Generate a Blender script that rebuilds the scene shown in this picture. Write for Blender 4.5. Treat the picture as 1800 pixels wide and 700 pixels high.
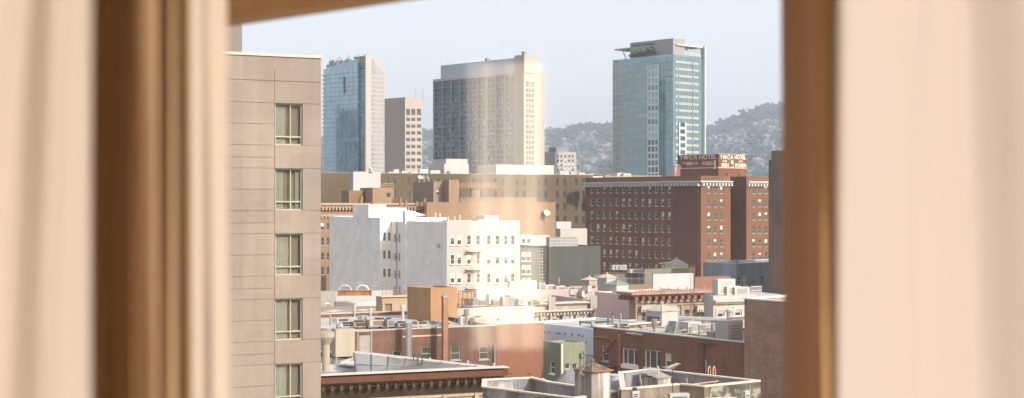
import bpy, math, random
from mathutils import Vector, Matrix
R_ = math.radians
random.seed(7)
for o in list(bpy.data.objects): bpy.data.objects.remove(o)
SC = bpy.context.scene
COL = SC.collection
H = 40.0          # eye height: a room high up in a hotel
F = 2500.0        # focal length in photo pixels (1800 wide)
CX, CY = 900.0, 352.0
# ------------------------------------------------------------------ camera, world, sun
cam = bpy.data.cameras.new('camera'); camo = bpy.data.objects.new('camera', cam); COL.objects.link(camo)
camo.location = (0, 0, H); camo.rotation_euler = (R_(90), 0, 0)
cam.sensor_width = 36; cam.lens = 50; cam.clip_start = 0.05; cam.clip_end = 30000
cam.shift_y = (CY - 350) / 1800
cam.dof.use_dof = True; cam.dof.focus_distance = 320; cam.dof.aperture_fstop = 3.6
SC.camera = camo
SUN_AZ, SUN_EL = 135.0, 31.0      # clockwise from +Y
w = bpy.data.worlds.new('World'); SC.world = w; w.use_nodes = True
nt = w.node_tree; bg = nt.nodes['Background']
sky = nt.nodes.new('ShaderNodeTexSky'); sky.sky_type = 'NISHITA'; sky.sun_disc = False
sky.sun_elevation = R_(SUN_EL); sky.sun_rotation = R_(SUN_AZ); sky.air_density = .8; sky.dust_density = 5.0; sky.ozone_density = 1.0
# thin high cloud veil over the blue: soft streaks of whitish air mixed into the sky colour
_tc = nt.nodes.new('ShaderNodeTexCoord'); _mp = nt.nodes.new('ShaderNodeMapping'); _mp.inputs['Scale'].default_value = (1, 1, 5); nt.links.new(_tc.outputs['Generated'], _mp.inputs[0])
_nz = nt.nodes.new('ShaderNodeTexNoise'); _nz.inputs['Scale'].default_value = 1.6; _nz.inputs['Detail'].default_value = 5; nt.links.new(_mp.outputs[0], _nz.inputs[0])
_mr = nt.nodes.new('ShaderNodeMapRange'); _mr.inputs[1].default_value = .3; _mr.inputs[2].default_value = .7; _mr.inputs[3].default_value = .58; _mr.inputs[4].default_value = .72; nt.links.new(_nz.outputs[0], _mr.inputs[0])
_mx = nt.nodes.new('ShaderNodeMix'); _mx.data_type = 'RGBA'; nt.links.new(_mr.outputs[0], _mx.inputs[0]); nt.links.new(sky.outputs[0], _mx.inputs[6]); _mx.inputs[7].default_value = (2.42, 2.28, 2.18, 1)
nt.links.new(_mx.outputs[2], bg.inputs[0]); bg.inputs[1].default_value = 0.15
sl = bpy.data.lights.new('sun', 'SUN'); so = bpy.data.objects.new('sun', sl); COL.objects.link(so)
sl.energy = 2.0; sl.angle = R_(0.6); sl.color = (1.0, 0.87, 0.72)
sd = Vector((math.sin(R_(SUN_AZ)) * math.cos(R_(SUN_EL)), math.cos(R_(SUN_AZ)) * math.cos(R_(SUN_EL)), math.sin(R_(SUN_EL))))
so.rotation_euler = sd.to_track_quat('Z', 'Y').to_euler(); so.location = (0, 0, 200)
SC.view_settings.view_transform = 'Standard'; SC.view_settings.look = 'None'
SC.view_settings.exposure = 1.95; SC.view_settings.gamma = 1.0
SC.render.engine = 'CYCLES'
cy = SC.cycles; cy.max_bounces = 7; cy.diffuse_bounces = 3; cy.glossy_bounces = 3; cy.transmission_bounces = 4; cy.transparent_max_bounces = 12; cy.volume_bounces = 1
cy.use_denoising = True; cy.sample_clamp_indirect = 6

# ------------------------------------------------------------------ materials
MATS = {}
def _m(name):
    m = bpy.data.materials.new(name); m.use_nodes = True
    return m, m.node_tree, m.node_tree.nodes['Principled BSDF']
def wallm(name, col, var=.12, streak=.18, scale=.25, rough=.85, brick=0, spec=.12, stain=None, metal=0, panel=None):
    """painted / plastered / brick wall: broad blotches, rain streaks, optional brick courses, optional stains"""
    if name in MATS: return MATS[name]
    m, t, b = _m(name); N = t.nodes; K = t.links
    tc = N.new('ShaderNodeTexCoord'); sep = N.new('ShaderNodeSeparateXYZ'); K.new(tc.outputs['Object'], sep.inputs[0])
    def noise(sc, vec, det=5):
        n = N.new('ShaderNodeTexNoise'); n.inputs['Scale'].default_value = sc; n.inputs['Detail'].default_value = det
        K.new(vec, n.inputs['Vector']); return n.outputs['Fac']
    def mr(x, a, c, lo, hi):
        n = N.new('ShaderNodeMapRange'); n.inputs[1].default_value = a; n.inputs[2].default_value = c
        n.inputs[3].default_value = lo; n.inputs[4].default_value = hi; K.new(x, n.inputs[0]); return n.outputs[0]
    def mul(x, y):
        n = N.new('ShaderNodeMath'); n.operation = 'MULTIPLY'; K.new(x, n.inputs[0]); K.new(y, n.inputs[1]); return n.outputs[0]
    mp = N.new('ShaderNodeMapping'); K.new(tc.outputs['Object'], mp.inputs[0]); mp.inputs['Scale'].default_value = (1.6, 1.6, .09)
    f = mul(mr(noise(scale, tc.outputs['Object']), .3, .7, 1 - var, 1 + var), mr(noise(1.0, mp.outputs[0], 3), .3, .75, 1 + streak * .3, 1 - streak))
    f = mul(f, mr(noise(scale * 14, tc.outputs['Object'], 2), .3, .7, 1 - var * .6, 1 + var * .6))
    if panel:
        sc_ = []
        for k_, out_ in ((panel[0], sep.outputs[0]), (panel[1], sep.outputs[2])):
            a = N.new('ShaderNodeMath'); a.operation = 'DIVIDE'; a.inputs[1].default_value = k_; K.new(out_, a.inputs[0]); c = N.new('ShaderNodeMath'); c.operation = 'FLOOR'; K.new(a.outputs[0], c.inputs[0]); sc_.append(c.outputs[0])
        cb0 = N.new('ShaderNodeCombineXYZ'); K.new(sc_[0], cb0.inputs[0]); K.new(sc_[1], cb0.inputs[1]); wn0 = N.new('ShaderNodeTexWhiteNoise'); K.new(cb0.outputs[0], wn0.inputs[0]); f = mul(f, mr(wn0.outputs['Value'], 0, 1, 1 - panel[2], 1 + panel[2]))
    rgb = None
    if brick:
        ad = N.new('ShaderNodeMath'); K.new(sep.outputs[0], ad.inputs[0]); K.new(sep.outputs[1], ad.inputs[1])
        cb = N.new('ShaderNodeCombineXYZ'); K.new(ad.outputs[0], cb.inputs[0]); K.new(sep.outputs[2], cb.inputs[1])
        br = N.new('ShaderNodeTexBrick'); K.new(cb.outputs[0], br.inputs[0]); br.inputs['Scale'].default_value = 1.0
        br.inputs['Brick Width'].default_value = .24 * brick; br.inputs['Row Height'].default_value = .08 * brick; br.inputs['Mortar Size'].default_value = .010 * brick
        br.inputs['Color1'].default_value = (*[c * .82 for c in col], 1); br.inputs['Color2'].default_value = (*[min(1, c * 1.2) for c in col], 1)
        br.inputs['Mortar'].default_value = (*[c * .5 + .13 for c in col], 1); rgb = br.outputs[0]
    mx = N.new('ShaderNodeMix'); mx.data_type = 'RGBA'; mx.blend_type = 'MULTIPLY'; mx.inputs[0].default_value = 1
    if rgb: K.new(rgb, mx.inputs[6])
    else: mx.inputs[6].default_value = (*col, 1)
    K.new(f, mx.inputs[7]); out = mx.outputs[2]
    if stain:
        m2 = N.new('ShaderNodeMix'); m2.data_type = 'RGBA'; K.new(out, m2.inputs[6]); m2.inputs[7].default_value = (*stain[0], 1)
        K.new(mr(noise(stain[1], mp.outputs[0] if len(stain) > 3 else tc.outputs['Object'], 6), .5, .62, 0, stain[2]), m2.inputs[0]); out = m2.outputs[2]
    K.new(out, b.inputs['Base Color']); b.inputs['Roughness'].default_value = rough; b.inputs['Specular IOR Level'].default_value = spec
    b.inputs['Metallic'].default_value = metal
    MATS[name] = m; return m
def plain(name, col, rough=.6, metal=0, spec=.4, var=.08):
    if name in MATS: return MATS[name]
    m, t, b = _m(name); N = t.nodes; K = t.links
    tc = N.new('ShaderNodeTexCoord'); n = N.new('ShaderNodeTexNoise'); n.inputs['Scale'].default_value = 2.5; K.new(tc.outputs['Object'], n.inputs[0])
    mr = N.new('ShaderNodeMapRange'); mr.inputs[1].default_value = .3; mr.inputs[2].default_value = .7; mr.inputs[3].default_value = 1 - var; mr.inputs[4].default_value = 1 + var
    K.new(n.outputs[0], mr.inputs[0])
    mx = N.new('ShaderNodeMix'); mx.data_type = 'RGBA'; mx.blend_type = 'MULTIPLY'; mx.inputs[0].default_value = 1; mx.inputs[6].default_value = (*col, 1)
    K.new(mr.outputs[0], mx.inputs[7]); K.new(mx.outputs[2], b.inputs['Base Color'])
    b.inputs['Roughness'].default_value = rough; b.inputs['Metallic'].default_value = metal; b.inputs['Specular IOR Level'].default_value = spec
    MATS[name] = m; return m
def glassm(name, col, metal=0.0, rough=.07, pw=1.5, ph=3.2, var=.3, wob=.02):
    """curtain-wall glass: panes of slightly different tint, slightly wavy reflections"""
    if name in MATS: return MATS[name]
    m, t, b = _m(name); N = t.nodes; K = t.links
    tc = N.new('ShaderNodeTexCoord'); sep = N.new('ShaderNodeSeparateXYZ'); K.new(tc.outputs['Object'], sep.inputs[0])
    ad = N.new('ShaderNodeMath'); K.new(sep.outputs[0], ad.inputs[0]); K.new(sep.outputs[1], ad.inputs[1])
    def fl(x, s):
        a = N.new('ShaderNodeMath'); a.operation = 'DIVIDE'; a.inputs[1].default_value = s; K.new(x, a.inputs[0])
        c = N.new('ShaderNodeMath'); c.operation = 'FLOOR'; K.new(a.outputs[0], c.inputs[0]); return c.outputs[0]
    cb = N.new('ShaderNodeCombineXYZ'); K.new(fl(ad.outputs[0], pw), cb.inputs[0]); K.new(fl(sep.outputs[2], ph), cb.inputs[1])
    wn = N.new('ShaderNodeTexWhiteNoise'); K.new(cb.outputs[0], wn.inputs[0])
    mr = N.new('ShaderNodeMapRange'); mr.inputs[3].default_value = 1 - var; mr.inputs[4].default_value = 1 + var; K.new(wn.outputs['Value'], mr.inputs[0])
    mx = N.new('ShaderNodeMix'); mx.data_type = 'RGBA'; mx.blend_type = 'MULTIPLY'; mx.inputs[0].default_value = 1; mx.inputs[6].default_value = (*col, 1)
    K.new(mr.outputs[0], mx.inputs[7]); K.new(mx.outputs[2], b.inputs['Base Color'])
    n = N.new('ShaderNodeTexNoise'); n.inputs['Scale'].default_value = .35; K.new(tc.outputs['Object'], n.inputs[0])
    bp = N.new('ShaderNodeBump'); bp.inputs['Strength'].default_value = wob * 10; bp.inputs['Distance'].default_value = wob * 2; K.new(n.outputs[0], bp.inputs['Height']); K.new(bp.outputs[0], b.inputs['Normal'])
    b.inputs['Metallic'].default_value = metal; b.inputs['Roughness'].default_value = rough; b.inputs['Specular IOR Level'].default_value = .9
    MATS[name] = m; return m
M = dict(
    frame=plain('window_frame_paint', (.62, .62, .57)), frame_tan=plain('tan_window_frame', (0.3, 0.28, 0.22)), frame_dark=plain('dark_window_frame', (.07, .07, .065)),
    frame_white=plain('white_window_frame', (.78, .77, .73)),
    pane=glassm('window_pane', (.045, .06, .062), 0, .06, .9, .9, .5), pane_blind=plain('drawn_blind', (.60, .55, .45), .8), pane_warm=plain('cream_blind', (.72, .58, .38), .8),
    roof_white=wallm('white_roof_coating', (0.38, 0.375, 0.365), .15, 0, .15, .7, stain=((.4, .4, .42), .3, .6)),
    roof_grey=wallm('grey_roof_membrane', (0.22, 0.23, 0.245), .2, 0, .2, .8, stain=((.62, .62, .62), .35, .7)),
    roof_tan=wallm('tan_roof_gravel', (0.28, 0.24, 0.2), .2, 0, .2, .9),
    conc=wallm('weathered_concrete', (0.24, 0.225, 0.205), .25, .35, .5, .9, stain=((.14, .13, .11), .9, .6, 1)),
    conc_blue=wallm('grey_blue_concrete', (0.21, 0.22, 0.23), .3, .35, .6, .9, stain=((.6, .56, .5), .7, .5)),
    white=wallm('white_painted_wall', (0.39, 0.385, 0.375), .05, .10, .2, .8),
    cream=wallm('cream_painted_wall', (0.36, 0.32, 0.26), .08, .15, .3, .8),
    metal=plain('galvanised_metal', (.55, .55, .56), .35, .7), dark=plain('dark_metal', (.05, .05, .05), .5, .3),
    white_metal=plain('white_metal', (0.44, 0.43, 0.42), .4), rust=wallm('rusty_metal', (.30, .15, .08), .3, .3, .6, .7), orange_rust=plain('peach_painted_iron', (.62, .36, .22), .6),
    dish=plain('dish_grey', (.16, .16, .16), .5), verd=wallm('verdigris_copper', (0.22, 0.26, 0.235), .25, .3, .7, .6), lead=wallm('lead_grey_sheet', (.28, .28, .27), .25, .3, .7, .6),
    leaf=plain('leaf', (.05, .075, .03), .7, 0, .2, .4))

# ------------------------------------------------------------------ mesh tools
class MB:
    def __init__(s): s.v = []; s.f = []; s.mi = []; s.m = 0
    def quad(s, a, b, c, d): n = len(s.v); s.v += [tuple(a), tuple(b), tuple(c), tuple(d)]; s.f.append((n, n + 1, n + 2, n + 3)); s.mi.append(s.m)
    def poly(s, pts): n = len(s.v); s.v += [tuple(p) for p in pts]; s.f.append(tuple(range(n, n + len(pts)))); s.mi.append(s.m)
    def box(s, x0, x1, y0, y1, z0, z1):
        n = len(s.v); s.v += [(x0, y0, z0), (x1, y0, z0), (x1, y1, z0), (x0, y1, z0), (x0, y0, z1), (x1, y0, z1), (x1, y1, z1), (x0, y1, z1)]
        for f in ((0, 3, 2, 1), (4, 5, 6, 7), (0, 1, 5, 4), (1, 2, 6, 5), (2, 3, 7, 6), (3, 0, 4, 7)): s.f.append(tuple(n + i for i in f)); s.mi.append(s.m)
    def obox(s, P, d, n_, a0, a1, b0, b1, z0, z1):
        """box along direction d (a), normal n_ (b)"""
        n = len(s.v)
        for z in (z0, z1):
            for a, b in ((a0, b0), (a1, b0), (a1, b1), (a0, b1)): s.v.append((P[0] + d[0] * a + n_[0] * b, P[1] + d[1] * a + n_[1] * b, z))
        for f in ((0, 3, 2, 1), (4, 5, 6, 7), (0, 1, 5, 4), (1, 2, 6, 5), (2, 3, 7, 6), (3, 0, 4, 7)): s.f.append(tuple(n + i for i in f)); s.mi.append(s.m)
    def tube(s, p, q, r, r2=None, n=8, cap=True):
        p, q = Vector(p), Vector(q); r2 = r if r2 is None else r2; ax = (q - p).normalized()
        a = ax.cross(Vector((0, 0, 1)) if abs(ax.z) < .9 else Vector((1, 0, 0))).normalized(); b = ax.cross(a); k = len(s.v)
        for c, rr in ((p, r), (q, r2)):
            for i in range(n): t = 2 * math.pi * i / n; s.v.append(tuple(c + (a * math.cos(t) + b * math.sin(t)) * rr))
        for i in range(n): j = (i + 1) % n; s.f.append((k + i, k + j, k + n + j, k + n + i)); s.mi.append(s.m)
        if cap: s.f.append(tuple(k + i for i in range(n))[::-1]); s.mi.append(s.m); s.f.append(tuple(k + n + i for i in range(n))); s.mi.append(s.m)
    def build(s, name, mats, parent=None, smooth=False, loc=None):
        me = bpy.data.meshes.new(name); me.from_pydata(s.v, [], s.f)
        if not isinstance(mats, (list, tuple)): mats = [mats]
        for m in mats: me.materials.append(m)
        me.polygons.foreach_set('material_index', s.mi)
        if smooth: me.polygons.foreach_set('use_smooth', [True] * len(s.f))
        me.update(); o = bpy.data.objects.new(name, me); COL.objects.link(o)
        if parent: o.parent = parent
        if loc: o.location = loc
        return o
def tag(o, label=None, cat=None, group=None, kind=None):
    if label: o['label'] = label
    if cat: o['category'] = cat
    if group: o['group'] = group
    if kind: o['kind'] = kind
    return o
def empty(name, loc, rz=0, label=None, cat=None, group=None):
    o = bpy.data.objects.new(name, None); COL.objects.link(o); o.location = loc; o.rotation_euler = (0, 0, rz); o.empty_display_size = .5
    return tag(o, label, cat, group)
def copy_tree(o, parent=None):
    c = o.copy(); COL.objects.link(c)
    if parent: c.parent = parent
    for ch in list(o.children): copy_tree(ch, c)
    return c
def at(px, py, D): return Vector(((px - CX) / F * D, D, H + (CY - py) / F * D))
def onz(z, px, py): D = (z - H) * F / (CY - py); return at(px, py, D)

def facade(mb, P, d, n_, a0, a1, z0, z1, ops=(), wm=0):
    """wall face from P along d, n_ points inward; ops: (a0,a1,z0,z1,depth,back,mat)"""
    A = sorted({round(x, 4) for x in [a0, a1] + [min(max(v, a0), a1) for o in ops for v in o[:2]]})
    Z = sorted({round(x, 4) for x in [z0, z1] + [min(max(v, z0), z1) for o in ops for v in o[2:4]]})
    na, nz = len(A) - 1, len(Z) - 1
    cell = [[(0, True, wm)] * nz for _ in range(na)]
    for o in ops:
        for i in range(na):
            ca = (A[i] + A[i + 1]) / 2
            if o[0] < ca < o[1]:
                for j in range(nz):
                    if o[2] < (Z[j] + Z[j + 1]) / 2 < o[3]: cell[i][j] = (o[4], o[5], o[6])
    pt = lambda a, b, z: (P[0] + d[0] * a + n_[0] * b, P[1] + d[1] * a + n_[1] * b, z)
    for i in range(na):
        j = 0
        while j < nz:
            c = cell[i][j]; k = j
            while k + 1 < nz and cell[i][k + 1] == c: k += 1
            if c[1]: mb.m = c[2]; mb.quad(pt(A[i], c[0], Z[j]), pt(A[i + 1], c[0], Z[j]), pt(A[i + 1], c[0], Z[k + 1]), pt(A[i], c[0], Z[k + 1]))
            j = k + 1
    for i in range(na):
        for j in range(nz):
            c = cell[i][j][0]; mb.m = wm
            if i + 1 < na and cell[i + 1][j][0] != c: e = cell[i + 1][j][0]; mb.quad(pt(A[i + 1], c, Z[j]), pt(A[i + 1], e, Z[j]), pt(A[i + 1], e, Z[j + 1]), pt(A[i + 1], c, Z[j + 1]))
            if j + 1 < nz and cell[i][j + 1][0] != c: e = cell[i][j + 1][0]; mb.quad(pt(A[i], c, Z[j + 1]), pt(A[i + 1], c, Z[j + 1]), pt(A[i + 1], e, Z[j + 1]), pt(A[i], e, Z[j + 1]))
    mb.m = 0

WC = {}
def window_mesh(w_, h_, style, fm, var):
    """window unit in its opening: frame, rails, glass or drawn blind; x along the wall, y inward"""
    key = (round(w_, 2), round(h_, 2), style, fm, var)
    if key in WC: return WC[key]
    mb = MB(); t = min(.09, w_ * .09) if style != 'thick' else w_ * .14; y0, y1 = .10, .20
    mb.box(0, t, y0, y1, 0, h_); mb.box(w_ - t, w_, y0, y1, 0, h_); mb.box(t, w_ - t, y0, y1, 0, t); mb.box(t, w_ - t, y0, y1, h_ - t, h_)
    if style in ('sash', 'thick'): mb.box(t, w_ - t, y0 + .02, y1, h_ * .5 - t * .4, h_ * .5 + t * .4)
    if style == 'hopper':
        mb.box(t, w_ - t, y0 + .02, y1, h_ * .2 - t / 2, h_ * .2 + t / 2); mb.box(w_ * .58, w_ * .58 + t, y0 + .021, y1 - .002, t, h_ - t)
    if style == 'triple': mb.box(w_ * .28, w_ * .28 + t * .7, y0 + .02, y1, t, h_ - t); mb.box(w_ * .70, w_ * .70 + t * .7, y0 + .02, y1, t, h_ - t)
    if style == 'grid':
        for k in (1, 2): mb.box(t, w_ - t, y0 + .02, y1, h_ * k / 3 - t * .3, h_ * k / 3 + t * .3)
        mb.box(w_ * .5 - t * .3, w_ * .5 + t * .3, y0 + .021, y1 - .002, t, h_ - t)
    if style in ('sash', 'thick'): mb.box(-t * .8, w_ + t * .8, -.08, y0, -.12, 0)
    mb.m = 1; yg = .17
    b0 = {0: 0, 1: .5, 2: .3, 3: 1.0, 4: .72}[var]
    zs = h_ - t - (h_ - 2 * t) * b0
    if zs > t: mb.quad((t, yg, t), (w_ - t, yg, t), (w_ - t, yg, zs), (t, yg, zs))
    if b0 > 0: mb.m = 2; mb.quad((t, yg - .01, zs), (w_ - t, yg - .01, zs), (w_ - t, yg - .01, h_ - t), (t, yg - .01, h_ - t))
    me = bpy.data.meshes.new('window'); me.from_pydata(mb.v, [], mb.f)
    for m in (M[fm], M['pane'], M['pane_warm'] if var == 4 else M['pane_blind']): me.materials.append(m)
    me.polygons.foreach_set('material_index', mb.mi); me.update(); WC[key] = me; return me

class Bld:
    """building whose nearest corner stands at pixel xc, distance D; local x = its right-hand street, y = its left-hand street"""
    def __init__(s, name, label, cat, xc, D, rot, group=None, z0=0):
        s.X, s.Y = (xc - CX) / F * D, D; s.a = R_(rot); s.u = Vector((math.cos(s.a), math.sin(s.a))); s.vv = Vector((-math.sin(s.a), math.cos(s.a)))
        s.root = empty(name, (s.X, s.Y, z0), s.a, label, cat, group); s.win = []; s.z0 = z0; s.wall = MB(); s.wm = []
    def _hit(s, px, py, O, d):
        k = (px - CX) / F; t = (k * O.y - O.x) / (d.x - k * d.y); Y = O.y + t * d.y; return t, H + (CY - py) / F * Y - s.z0
    def R(s, px, py=CY, y=0): return s._hit(px, py, Vector((s.X, s.Y)) + s.vv * y, s.u)
    def L(s, px, py=CY, x=0): return s._hit(px, py, Vector((s.X, s.Y)) + s.u * x, s.vv)
    def mi(s, m):
        if m not in s.wm: s.wm.append(m)
        return s.wm.index(m)
    def block(s, x0, x1, y0, y1, z1, m, opsF=(), opsL=(), par=.9, roof=None, z0=None, coping=None, part=None):
        z0 = 0 if z0 is None else z0; mb = s.wall if part is None else MB(); k = s.mi(m) if part is None else 0
        fix = lambda ops: [(*o[:6], k if o[6] is None else o[6]) for o in ops]
        facade(mb, (x0, y0), (1, 0), (0, 1), 0, x1 - x0, z0, z1, [(o[0] - x0, o[1] - x0, *o[2:]) for o in fix(opsF)], k)
        facade(mb, (x0, y0), (0, 1), (1, 0), 0, y1 - y0, z0, z1, [(o[0] - y0, o[1] - y0, *o[2:]) for o in fix(opsL)], k)
        mb.m = k; mb.quad((x1, y0, z0), (x1, y1, z0), (x1, y1, z1), (x1, y0, z1)); mb.quad((x1, y1, z0), (x0, y1, z0), (x0, y1, z1), (x1, y1, z1))
        if par > 0:
            t = .3; zr = z1 - par
            for a in ((x0, x1, y0 + .002, y0 + t), (x0, x1, y1 - t, y1 - .002), (x0 + .002, x0 + t, y0 + t, y1 - t), (x1 - t, x1 - .002, y0 + t, y1 - t)): mb.box(*a, zr + .01, z1)
        else: zr = z1; t = 0
        mb.m = 0
        rb = MB(); rb.quad((x0 + t, y0 + t, zr), (x1 - t, y0 + t, zr), (x1 - t, y1 - t, zr), (x0 + t, y1 - t, zr)); rb.build('roof', roof or M['roof_grey'], s.root)
        if coping and par > 0:
            c = MB()
            for a in ((x0 - .06, x1 + .06, y0 - .06, y0 + .36), (x0 - .06, x1 + .06, y1 - .36, y1 + .06), (x0 - .06, x0 + .36, y0 + .36, y1 - .36), (x1 - .36, x1 + .06, y0 + .36, y1 - .36)): c.box(*a, z1 + .003, z1 + .12)
            c.build('coping', coping, s.root)
        if part: mb.build(part, m, s.root)
        return z1
    def wins(s, side, cols, rows, wpx, hpx, style='sash', fm='frame', off=0, depth=.25, lits=(0, 0, 1, 2, 3, 4), skip=()):
        """openings at pixel centres; returns ops for the wall"""
        ops = []; 
        for j, cy_ in enumerate(rows):
            for i, cx_ in enumerate(cols):
                if (i, j) in skip: continue
                fn = s.R if side == 'R' else s.L
                m0 = fn(cx_, CY, off)[0]; z = fn(cx_, cy_, off)[1] if not callable(cy_) else fn(cx_, cy_(cx_), off)[1]
                pt = Vector((s.X, s.Y)) + (s.vv * off + s.u * m0 if side == 'R' else s.u * off + s.vv * m0)
                if len(s.wsz(side, wpx, hpx, cx_, off, pt)) : ww, hh = s.wsz(side, wpx, hpx, cx_, off, pt)
                ww = round(ww, 1) if ww > 1.0 else round(ww, 2); hh = round(hh, 1)
                ops.append((m0 - ww / 2, m0 + ww / 2, z - hh / 2, z + hh / 2, depth, False, None))
                s.win.append((side, off, m0, z, ww, hh, style, fm, random.choice(lits), pt.y))
        return ops
    def wsz(s, side, wpx, hpx, cx_, off, pt):
        fn = s.R if side == 'R' else s.L
        return abs(fn(cx_ + wpx / 2, CY, off)[0] - fn(cx_ - wpx / 2, CY, off)[0]), hpx / F * pt.y
    def grid(s, side, a_list, z_list, ww, hh, style='sash', fm='frame', off=0, depth=.25, lits=(0, 0, 1, 2, 3, 4)):
        ops = []
        for z in z_list:
            for a in a_list:
                ops.append((a - ww / 2, a + ww / 2, z - hh / 2, z + hh / 2, depth, False, None)); s.win.append((side, off, a, z, ww, hh, style, fm, random.choice(lits), s.Y + abs(a)))
        return ops
    def done(s, cap=100):
        if s.wall.v: s.wall.build('wall', s.wm, s.root)
        s.win.sort(key=lambda q: q[9] / (q[4] * q[5]) ** .5)
        bulk = MB(); bm_ = [M['frame'], M['pane'], M['pane_blind']]
        for k, (side, off, a, z, ww, hh, st, fm, var, _) in enumerate(s.win):
            me = window_mesh(ww, hh, st, fm, var)
            if side == 'R': loc, rz = (a - ww / 2, off, z - hh / 2), 0
            else: loc, rz = (off, a + ww / 2, z - hh / 2), -math.pi / 2
            if k < cap:
                o = bpy.data.objects.new('window', me); COL.objects.link(o); o.parent = s.root; o.location = loc; o.rotation_euler = (0, 0, rz)
            else:
                c, sn = math.cos(rz), math.sin(rz); n = len(bulk.v)
                for v in me.vertices: bulk.v.append((loc[0] + v.co.x * c - v.co.y * sn, loc[1] + v.co.x * sn + v.co.y * c, loc[2] + v.co.z))
                for p in me.polygons: bulk.f.append(tuple(n + i for i in p.vertices)); bulk.mi.append(p.material_index)
                bm_ = list(me.materials)
        if bulk.v: tag(bulk.build('windows', bm_, s.root), kind='stuff')
    def cornice(s, x0, x1, y1, z, h, proj, m, y0=0, xs=0, dent=None, dm=None, both=True, steps=2):
        mb = MB()
        for k in range(steps):
            p = proj * (k + 1) / steps; za, zb = z - h + h * k / steps, z - h + h * (k + 1) / steps - (.004 if k < steps - 1 else 0)
            mb.box(xs - p if both else x0, x1, y0 - p, y0 - .003, za, zb)
            if both: mb.box(xs - p, xs - .003, y0, y1, za, zb)
        o = mb.build('cornice', m, s.root)
        if dent:
            pitch, dw, dh = dent; db = MB(); a = x0
            while a < x1 - dw: db.box(a, a + dw, y0 - proj * .9, y0 - .003, z - h - dh, z - h - .004); a += pitch
            if both:
                a = y0 + .2
                while a < y1 - dw: db.box(xs - proj * .9, xs - .003, a, a + dw, z - h - dh, z - h - .004); a += pitch
            db.build('bracket_row', dm or m, o)
        return o

# ------------------------------------------------------------------ rooftop things
def prism_hut(name, label, cat, loc, rz, w_, d, h, rh, wm, rm, group=None, wins_=0, louvre=False, over=.15):
    r = empty(name, loc, rz, label, cat, group); b = MB(); b.box(0, w_, 0, d, 0, h); b.build('wall', wm, r)
    q = MB(); t = over; z = h + .004; c = (w_ / 2, d / 2, h + rh); k = [(-t, -t, z), (w_ + t, -t, z), (w_ + t, d + t, z), (-t, d + t, z)]
    for i in range(4): q.poly([k[i], k[(i + 1) % 4], c])
    for i in range(4):
        for j in range(1, 4):
            f = j / 4; a = Vector(k[i]).lerp(Vector(k[(i + 1) % 4]), f); q.tube(a + Vector((0, 0, .02)), Vector(a).lerp(Vector(c), 1 - abs(f - .5) * 2 * .95 if abs(f - .5) > .01 else 1), .03, n=4)
        q.tube(k[i], c, .05, n=4)
    rr = q.build('roof', rm, r); v = MB(); v.tube((c[0], c[1], c[2] - .12), (c[0], c[1], c[2] + .12), w_ * .06, n=10); v.tube((c[0], c[1], c[2] + .12), (c[0], c[1], c[2] + .2), w_ * .1, w_ * .08, n=10); v.build('vent_cap', rm, rr)
    for i in range(wins_):
        p = MB(); y = d * (.78 - .25 * i); p.box(-.04, .02, y - .3, y + .3, h * .42, h * .72); p.build('window', M['pane'], r)
    return r
def box_unit(name, label, cat, loc, rz, w_, d, h, m, group=None, fan=True, legs=True):
    r = empty(name, loc, rz, label, cat, group); z = .25 if legs else 0; b = MB(); b.box(0, w_, 0, d, z, h); o = b.build('casing', m, r)
    if legs:
        for x in (.08, w_ - .08):
            for y in (.08, d - .08): l = MB(); l.box(x - .05, x + .05, y - .05, y + .05, 0, z); l.build('leg', M['dark'], r)
    if fan: f = MB(); f.tube((w_ / 2, d / 2, h), (w_ / 2, d / 2, h + .15), min(w_, d) * .35, n=14); f.build('fan_housing', M['dark'], r)
    g = MB()
    for k in range(5): zz = z + (h - z) * (.2 + .14 * k); g.box(w_ * .15, w_ * .85, -.03, -.002, zz, zz + .04)
    g.build('grille', M['dark'], o)
    return r
def pipe(label, loc, h, r, m, cap='cone', name='vent_pipe', cat='vent pipe', group=None):
    e = empty(name, loc, 0, label, cat, group); b = MB(); b.tube((0, 0, 0), (0, 0, h), r, n=14)
    for k in range(1, int(h / 1.2) + 1): b.tube((0, 0, k * 1.2 - .03), (0, 0, k * 1.2 + .03), r * 1.08, n=14)
    b.build('shaft', m, e, smooth=False); c = MB()
    if cap == 'cone': c.tube((0, 0, h - r * .3), (0, 0, h + r * .3), r * 1.4, n=14); c.tube((0, 0, h + r * .3), (0, 0, h + r), r * 1.4, .02, n=14)
    elif cap == 'hood': c.tube((0, 0, h), (0, 0, h + .5), r * 1.05, r * 2.2, n=14); c.tube((0, 0, h + .5), (0, 0, h + .85), r * 2.2, n=14)
    else: c.tube((0, 0, h), (0, 0, h + .1), r * 1.15, n=14)
    c.build('cap', m, e); return e
def railing(label, p, q, h, m, posts=8, rails=2, name='railing', cat='railing', group=None, r=.03):
    p, q = Vector(p), Vector(q); e = empty(name, p, 0, label, cat, group); d = q - p; b = MB()
    for k in range(posts): t = d * (k / (posts - 1)); b.tube(t, t + Vector((0, 0, h)), r, n=5)
    b.build('post', m, e); c = MB()
    for k in range(rails): z = h * (1 - k * .45); c.tube((0, 0, z), d + Vector((0, 0, z)), r, n=5)
    c.build('rail', m, e); return e
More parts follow.
